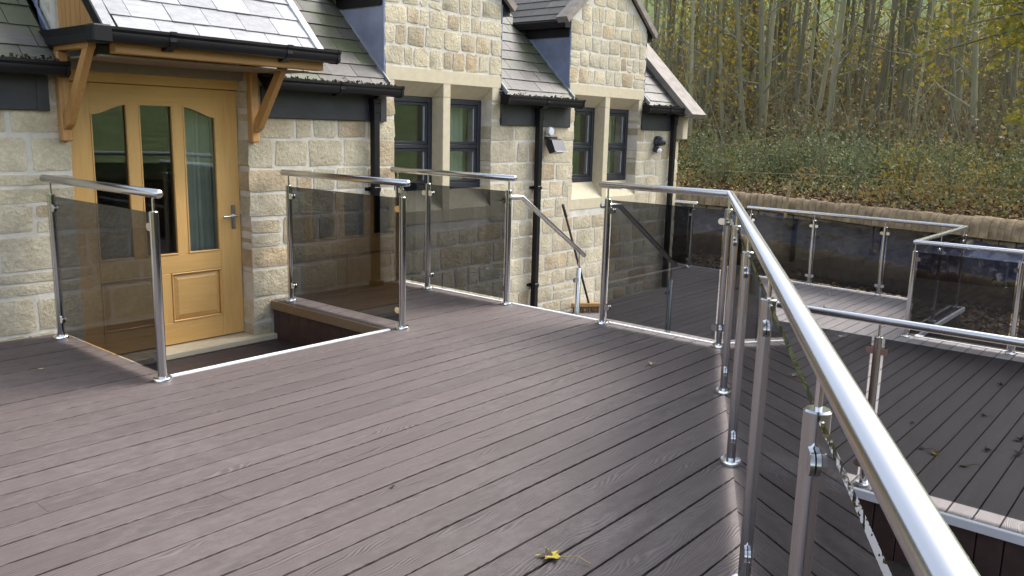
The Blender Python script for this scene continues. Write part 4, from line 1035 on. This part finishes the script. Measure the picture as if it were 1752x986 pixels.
def tree(foot, top_dir, r0, height, label, name='woodland_tree', bark=BARK, leaf=LY, nleaf=260, seed=0, group='trees of the wood behind the house', leaf_lo=5.5, leafsz=0.16, crown_r=2.2):
    rs = random.Random(seed); t = thing(name, label, 'tree', tuple(foot), group)
    n = 9; pts, rad = [], []
    for i in range(n):
        u = i/(n-1); wob = 0.05*math.sin(u*6+seed)*(u > 0)
        pts.append((foot[0]+top_dir[0]*u*height+wob+rs.uniform(-.04,.04)*min(1,u*4), foot[1]+top_dir[1]*u*height+wob*0.7, foot[2]-0.15+u*height)); rad.append(r0*(1-0.72*u)*(1.25 if i == 0 else 1))
    mb = MB(); mb.tube(pts, rad, 9)
    tips = []
    for k in range(rs.randint(9, 14)):
        u = rs.uniform(0.14, 0.95); i = min(n-2, int(u*(n-1))); p0 = Vector(pts[i]).lerp(Vector(pts[i+1]), u*(n-1)-i)
        a = rs.uniform(0, 6.28); L = rs.uniform(0.8, 2.4)*(1.1-0.5*u); el = rs.uniform(0.3, 1.1)
        p1 = p0+Vector((math.cos(a)*math.cos(el), math.sin(a)*math.cos(el), math.sin(el)))*L; pm = p0.lerp(p1, 0.55)+Vector((0,0,-0.08*L))
        rr = r0*(1-0.72*u)*0.38; mb.tube([p0, pm, p1], [rr, rr*0.6, rr*0.2], 5); tips.append(p1)
        for _ in range(2):
            p2 = pm+Vector((rs.uniform(-.6,.6), rs.uniform(-.6,.6), rs.uniform(.1,.8)))*0.8; mb.tube([pm, p2], [rr*0.35, rr*0.12], 4); tips.append(p2)
    obj('trunk', mb, bark, t, smooth=50)
    if nleaf:
        C = []
        for _ in range(nleaf):
            tp = rs.choice(tips) if rs.random() < 0.75 else Vector(pts[-1-rs.randint(0, 2)])
            C.append((tp.x+rs.gauss(0, .38*crown_r/2), tp.y+rs.gauss(0, .38*crown_r/2), tp.z+rs.gauss(0, .3*crown_r/2)))
        C = np.array(C); link('crown', quads_mesh('crown', C, rng.uniform(leafsz*0.6, leafsz*1.3, len(C)), leaf, aspect=0.7), t, (0,0,0)).location = -WL[t.name]
    return t
# trunks that stand out in the picture: foot pixel, top x at the frame's upper edge, width in pixels, label
front = [
 (1274,261,1262,6.5,BARK,'slim pale trunk rising straight, first clear trunk beyond the house coping'),
 (1304,253,1304,9.5,BARK,'thick upright grey-green trunk among the slim ones nearer the house'),
 (1236,245,1232,5.5,BARK,'thin upright trunk between the house coping and the first pale trunk'),
 (1201,213,1203,8,BARK,'mossy trunk rising directly above the tip of the gable coping'),
 (1179,269,1186,5.5,BARK,'slender trunk hard against the end of the gable coping'),
 (1353,237,1383,8.5,BARK,'grey trunk leaning to the right above the wooden stake'),
 (1377,241,1397,5.5,BARK,'thin trunk leaning beside the grey leaning trunk'),
 (1412,261,1442,10.5,BARK,'most prominent pale trunk, leaning, in the middle of the wood'),
 (1470,237,1495,6.5,BARKD,'dark slim leaning trunk next to the most prominent pale trunk'),
 (1632,237,1627,7.5,BARK,'grey trunk under the yellow-green oak leaves'),
 (1662,273,1673,9,BARK,'pale straight trunk standing in front of the oak foliage at the right'),
 (1341,198,1347,9,BARKD,'dark shaded trunk behind the grey leaning trunk'),
 (1547,170,1562,17,BARKD,'stout ivy-dark trunk at the edge of the oak foliage'),
 (1476,170,1484,11,BARKD,'stout dark trunk deep in the wood right of the prominent pale trunk'),
 (1294,170,1297,11,BARKD,'dark trunk half hidden behind the thick upright trunk'),
 (1520,235,1530,5,BARKD,'thin dark stem between the stout ivy-dark trunk and the slim leaning one'),
 (1730,240,1722,7,BARKD,'dark stem near the right edge under the oak leaves')]
for i, (px, py, tx, wpx, bk, lab) in enumerate(front):
    p, t_ = on_hill(px, py); d = ray_dir(tx, 0); depth = Vector((p.x, p.y)).length
    q = Vector((d.x, d.y)).normalized()*depth; hz = d.z/math.hypot(d.x, d.y)*depth+1.464-p.z
    td = ((q.x-p.x)/hz, (q.y-p.y)/hz)
    tree((p.x, p.y, p.z), td, wpx/2/1429*t_*1.12, random.uniform(9.5, 13), lab, bark=bk, seed=i+1, nleaf=240, leaf=LYEL if i in (3, 4, 2) else LY)
def px_of(p):
    q = cam_o.matrix_world.inverted() @ Vector(p); return 876+1429.38*q.x/-q.z
def zone(px):
    return ('just beyond the house gable' if px < 1235 else 'round the thick upright trunk' if px < 1330 else 'round the prominent leaning pale trunk' if px < 1455 else 'between prominent pale trunk and oak leaves' if px < 1560 else 'under the oak leaves')
for i in range(140):
    th = random.uniform(-9, 30) if i < 108 else random.uniform(20, 32); s = random.uniform(9, 27) if i < 108 else random.uniform(11, 30); p = hill_pt(th, s)
    if th > 24.5 and s < 10: continue
    ln = (random.uniform(-.07,.07), random.uniform(-.09,.05)); rad = random.uniform(0.035, 0.10)*(1+0.010*s); bk = random.choice((BARK, BARKD)); sl = ln[0]*0.65-ln[1]*0.76
    lab = '%s %s trunk %s, %s, %s' % ('very thin' if rad < 0.06 else 'slender' if rad < 0.09 else 'stouter', 'pale' if bk is BARK else 'dark', 'leaning left' if sl < -0.025 else 'leaning right' if sl > 0.035 else 'standing straight', 'front of wood' if s < 14 else 'middle of wood' if s < 20 else 'deep in wood', zone(px_of(p)))
    tree(p, ln, rad, random.uniform(9, 14), lab, bark=bk, seed=100+i, nleaf=70, leaf=LYEL if th > 17 and random.random() < 0.5 else LY)
# oak with yellow-green foliage at the right
def oak():
    p = hill_pt(-10.5, 4.0); t = thing('oak_tree', 'broad oak with yellow-green autumn leaves filling the upper right of the wood', 'tree', p)
    mb = MB(); mb.tube([p, (p[0]+0.2,p[1]+0.1,p[2]+2.5), (p[0]+0.1,p[1]+0.5,p[2]+5), (p[0]+0.3,p[1]+0.8,p[2]+9)], [0.26,0.2,0.16,0.06], 10)
    C = []; rs = random.Random(5)
    for k in range(46):
        z0 = rs.uniform(2.0, 7.5); b0 = Vector((p[0]+0.15, p[1]+0.08*z0, p[2]+z0)); a = R(rs.uniform(60, 150)) if k < 34 else rs.uniform(0, 6.28); L = rs.uniform(1.6, 4.6)
        e = b0+Vector((math.cos(a)*L, math.sin(a)*L, rs.uniform(-0.9, 1.0))); m1 = b0.lerp(e, 0.5)+Vector((0,0,0.35))
        mb.tube([b0, m1, e], [0.05, 0.03, 0.008], 5)
        for _ in range(11):
            c0 = m1.lerp(e, rs.uniform(-0.2, 1.1))+Vector((rs.gauss(0,.3), rs.gauss(0,.3), rs.gauss(0,.25)))
            for _ in range(rs.randint(10, 26)): C.append((c0.x+rs.gauss(0,.17), c0.y+rs.gauss(0,.17), c0.z+rs.gauss(0,.11)))
    obj('trunk', mb, BARKD, t, smooth=50)
    C = np.array(C); o = link('crown', quads_mesh('crown', C, rng.uniform(0.07, 0.15, len(C)), LY, aspect=0.75), t, (0,0,0)); o.location = -WL[t.name]
oak()
# yellow saplings at the house end of the wood and scattered yellow leaves
for i, (th, s, z0) in enumerate(((25.2,9,1.5),(23.6,12,2.0),(22.2,15,1.6),(26.4,13,2.5),(8.0,11,0.8),(3.5,12,0.5),(14.0,13,0.7))):
    p = hill_pt(th, s)
    t = thing('yellow_sapling', ['bright yellow sapling close behind the gable coping','yellow-leaved sapling between the mossy trunks near the house','pale yellow sapling among dark trunks beyond the coping','tall yellow-leaved sapling highest beside the house','low yellow sapling beside the prominent pale trunk','small yellow sapling under the oak foliage','thin yellow sapling behind the thick upright trunk'][i], 'sapling', p, 'yellow autumn saplings in the wood')
    n = 420 if i < 4 else 110; hh = 5.5 if i < 4 else 3
    obj('stem', MB().tube([p, (p[0]+0.1,p[1],p[2]+hh*0.5), (p[0],p[1]+0.1,p[2]+hh)], [0.04,0.03,0.01], 6), BARKD, t)
    cl = [(rng.normal(p[0],0.7), rng.normal(p[1],0.7), p[2]+rng.uniform(z0, hh)) for _ in range(16)]
    C = np.array([np.array(cl[rng.integers(16)])+rng.normal(0, (.3,.3,.2)) for _ in range(n)])
    o = link('crown', quads_mesh('crown', C, rng.uniform(0.08, 0.18, n), LYEL, aspect=0.75), t, (0,0,0)); o.location = -WL[t.name]
def scatter(n, th0, th1, s0, s1, zlo, zhi, zpow=1.5):
    th = rng.uniform(th0, th1, n); s = s0+(s1-s0)*rng.uniform(0, 1, n); h = zlo+(zhi-zlo)*rng.uniform(0, 1, n)**zpow
    return np.array([hill_pt(a, b, c_) for a, b, c_ in zip(th, s, h)])
def stuff(name, me, label): return tag(link(name, me), label, None, None, 'stuff')
stuff('leaf_litter', quads_mesh('leaf_litter', np.r_[scatter(9000, -14, 34, 0.1, 3.2, 0.0, 0.07), scatter(7000, -14, 34, 3.2, 12, 0.0, 0.10)], np.r_[rng.uniform(.05,.13,9000), rng.uniform(.07,.17,7000)], LBR, 0.55, 0.8), 'brown fallen leaves carpeting the bank above the retaining wall')
# clumped undergrowth on the slope under the trees
def clumps(n, per, th0, th1, s0, s1, h, spread):
    C = []
    for _ in range(n):
        c0 = np.array(hill_pt(rng.uniform(th0, th1), rng.uniform(s0, s1))); hh = rng.uniform(0.4, 1)*h
        q = rng.normal(0, 1, (per, 3))*np.array([spread, spread, 0.0]); q[:,2] = rng.uniform(0, 1, per)**1.3*hh*np.exp(-0.5*(q[:,0]**2+q[:,1]**2)/(2*spread**2)); C.append(c0+q)
    return np.concatenate(C)
stuff('undergrowth', quads_mesh('undergrowth', clumps(760, 70, -13, 34, 6.5, 27, 2.0, 0.8), rng.uniform(.07,.20,760*70), LUG, 0, 0.7), 'tangled brown and olive undergrowth below the trees')
LFERN = mat_leaf('dark_fern_leaf', [(0,(.06,.10,.045,1)),(0.6,(.10,.15,.07,1)),(1,(.15,.19,.085,1))], 0.3)
LRUST = mat_leaf('rusty_leaf', [(0,(.30,.17,.05,1)),(0.4,(.40,.26,.07,1)),(0.7,(.30,.24,.10,1)),(1,(.46,.34,.08,1))], 0.35)
LPALE = mat_leaf('pale_grass_leaf', [(0,(.30,.28,.16,1)),(0.5,(.38,.36,.22,1)),(1,(.26,.27,.13,1))], 0.3)
for nm, n_c, per, s0, s1, hh_, sp_, lf, sz, lab in (('ground_cover',130,80,1.4,9.5,0.8,0.5,LGR,(.05,.12),'low green weeds covering the bank below the trees'),
    ('fern_patches',42,200,3.0,10,1.1,0.6,LFERN,(.05,.14),'dark green fern and bramble patches at the foot of the trees'),
    ('rusty_weeds',44,150,1.4,8.5,1.0,0.55,LRUST,(.04,.11),'rust and orange coloured dying weeds on the bank'),
    ('pale_grass',70,140,1.8,10.0,0.9,0.55,LPALE,(.03,.10),'pale straw coloured grass tufts on the bank')):
    stuff(nm, quads_mesh(nm, clumps(n_c, per, -13, 34, s0, s1, hh_, sp_), rng.uniform(sz[0], sz[1], n_c*per), lf, 0, 0.45 if nm == 'pale_grass' else 0.6), lab)
# thin twigs and stems
tw = MB()
for _ in range(2200):
    p = Vector(hill_pt(random.uniform(-13, 33), random.uniform(5, 26))); L = random.uniform(0.8, 4.5); d = Vector((random.uniform(-.5,.5), random.uniform(-.5,.5), 1)).normalized(); r_ = random.uniform(.006,.016)
    q = p+d*L; tw.add([(p.x-r_,p.y-r_,p.z),(p.x+r_,p.y-r_,p.z),(p.x,p.y+r_,p.z),(q.x,q.y,q.z)], [(0,1,3),(1,2,3),(2,0,3)])
stuff('twigs', tw.mesh('twigs'), 'thin bare stems and twigs standing in the undergrowth').data.materials.append(BARKD)
# planted shrubs on the bank
def bzone(px):
    return ('beside the house corner' if px < 1250 else 'over the near handrail corner' if px < 1330 else 'behind the wooden stake' if px < 1400 else 'above the middle far post' if px < 1530 else 'above the far handrail corner' if px < 1660 else 'at the right edge')
for i in range(30):
    th = -12+i*1.28+random.uniform(-.4,.4); s = random.uniform(1.7, 5.2); p = hill_pt(th, s); hh = random.uniform(0.8, 1.55); teal = random.random() < 0.5
    yel = i in (3, 9, 14)
    t = thing('leafy_shrub', '%s %s shrub on the bank %s, %s' % ('tall' if hh > 1.25 else 'mid-height' if hh > 1.0 else 'low', 'orange-yellow' if yel else 'grey-green' if teal else 'bright green', 'close above the wall' if s < 3.4 else 'further up the slope', bzone(px_of(p))), 'shrub', p, 'shrubs planted along the bank')
    st_ = MB()
    for _ in range(7):
        a = random.uniform(0, 6.28); q = (p[0]+math.cos(a)*random.uniform(.1,.35), p[1]+math.sin(a)*random.uniform(.1,.35), p[2]+hh*random.uniform(.6,1)); st_.tube([p, ((p[0]+q[0])/2, (p[1]+q[1])/2, p[2]+hh*0.5), q], [.012,.009,.004], 4)
    obj('stems', st_, BARKD, t)
    n = 380; v = rng.normal(0, 1, (n, 3)); C = np.c_[p[0]+v[:,0]*.26, p[1]+v[:,1]*.26, p[2]+hh*0.55+v[:,2]*hh*.2]
    o = link('foliage', quads_mesh('foliage', C, rng.uniform(.035,.10,n), LYEL if yel else (LTEAL if teal else LGR), 0, 0.5), t, (0,0,0)); o.location = -WL[t.name]
# litter on the bare soil beside the deck
n = 2600; th = rng.uniform(-20, 38, n); dr = rng.uniform(-3.6, -1.42, n); C = np.array([tuple(polar(a, b, -1.10+abs(random.gauss(0, .02)))) for a, b in zip(th, dr)])
stuff('fallen_leaves', quads_mesh('fallen_leaves', C, rng.uniform(.05,.13,n), LBR, 0.6, 0.8), 'fallen leaves strewn on the bare soil beside the lower deck')
# twine stretched along the bank
pts = [hill_pt(th, 1.9, 0.42) for th in np.arange(-8, 26, 1.0)]
tag(obj('twine_line', MB().tube(pts, 0.004, 4), simple('twine', (.45,.38,.2,1), 0.9)), 'thin pale twine stretched along the bank among the shrubs', 'twine')

# ------------------------------------------------------------------ single fallen leaves on the decks
def leaf_obj(x, y, z0, size, rot, mat, label, curl=0.3, stem=True):
    mb = MB(); n = 11; pts = []
    lob = [1.0, .45, .85, .4, .7, .35, .5, .35, .7, .4, .85, .45]
    for i in range(12):
        a = 2*math.pi*i/12; r_ = size*0.5*lob[i]; px, py = r_*math.cos(a), r_*math.sin(a)*0.9
        pts.append((px, py, 0.004+curl*abs(py)*0.8+curl*0.35*abs(px)*(0.5+0.5*math.sin(i*2.1))))
    mb.add([(0,0,0.003)]+pts, [(0, 1+i, 1+(i+1) % 12) for i in range(12)])
    t = obj('fallen_leaf', mb, mat, None, (x, y, z0)); t.rotation_euler.z = rot
    if stem:
        s_ = obj('stalk', MB().tube([(-size*0.2,0,0.004),(-size*0.7,size*0.12,0.02),(-size*1.05,size*0.32,0.008)], size*0.018, 5), M['leaf_dark'] if mat is not M['leaf_yel'] else M['stalk'], t, (x, y, z0)); s_.location = (0,0,0)
    return tag(t, label, 'leaf', 'fallen leaves on the decks')
def mat_spot(name, a, b):
    m, t, p = new_mat(name); n = noise(t, coords(t), 45, 2); r = ramp(t, [(0.5, a), (0.58, b)]); t.links.new(n, r.inputs[0]); t.links.new(r.outputs[0], p.inputs['Base Color']); p.inputs['Roughness'].default_value = 0.6; return m
M['leaf_yel'] = mat_spot('spotted_yellow_leaf', (.58,.44,.03,1), (.045,.025,.008,1)); M['leaf_dark'] = simple('withered_leaf', (.045,.026,.014,1), 0.7, var=0.3, nscale=30); M['leaf_pale'] = mat_spot('pale_leaf', (.42,.37,.26,1), (.12,.09,.05,1)); M['stalk'] = simple('leaf_stalk', (.38,.28,.15,1), 0.6); M['leaf_green'] = mat_spot('green_leaf', (.16,.16,.04,1), (.1,.09,.03,1))
for (px, py, z0, sz, ro, mt, lab, cu) in ((2.165,1.613,0,0.125,2.2,'leaf_yel','yellow maple leaf with dark spots lying alone on the near deck boards',0.35),
    (4.567,2.662,0,0.085,0.4,'leaf_pale','crumpled pale leaf on the main deck near the corner post',0.8),
    (2.17,2.451,0,0.035,1.0,'leaf_dark','tiny dark curled leaf on the middle of the main deck',0.6),
    (1.847,5.199,0,0.06,0.2,'leaf_pale','small pale leaf on the dark deck left of the door balustrade',0.2),
    (5.15,5.02,0,0.06,0.9,'leaf_pale','small pink-pale leaf below the balustrade before the window',0.5),
    (6.216,1.303,ZL,0.12,0.5,'leaf_yel','large yellow and brown leaf on the lower deck',0.5),
    (6.27,1.40,ZL,0.09,1.9,'leaf_green','olive leaf touching the large yellow leaf on the lower deck',0.5),
    (6.126,1.097,ZL,0.10,2.4,'leaf_green','green-grey leaf with long pale stalk nearest the edge of the lower deck',0.5),
    (8.491,1.316,ZL,0.09,1.2,'leaf_dark','dark curled leaf farthest out on the lower deck by the far balustrade',0.9),
    (6.963,0.907,ZL,0.12,0.7,'leaf_dark','dark crumpled leaf at the right edge of the lower deck',0.9),
    (6.562,1.041,ZL,0.08,2.0,'leaf_dark','small dark leaf between the green-grey leaf and the right edge leaf',0.9),
    (6.251,1.934,ZL,0.10,2.9,'leaf_dark','dark leaf beside the long handrail on the lower deck',0.8),
    (6.62,0.86,ZL,0.12,0.1,'leaf_dark','dark leaf lying low at the right, beyond the white edge trim',0.9),
    (7.398,1.235,ZL,0.07,1.5,'leaf_dark','dark leaf half way across the lower deck',0.9),
    (6.795,1.616,ZL,0.06,0.8,'leaf_dark','small dark leaf before the clamp post of the lower balustrade',0.7),
    (11.768,4.055,ZL,0.11,0.3,'leaf_pale','pale leaf near the far balustrade of the lower deck',0.6),
    (10.7,3.75,ZL,0.15,1.3,'leaf_dark','rust-brown leaf on the sunlit far part of the lower deck',0.7),
    (7.393,2.794,ZL,0.10,2.0,'leaf_dark','dark leaf on the shaded boards beyond the smoked glass',0.5)):
    leaf_obj(px, py, z0+0.001, sz, ro, M[mt], lab, cu)
print('STONES', n_st, 'objects', len(bpy.data.objects))
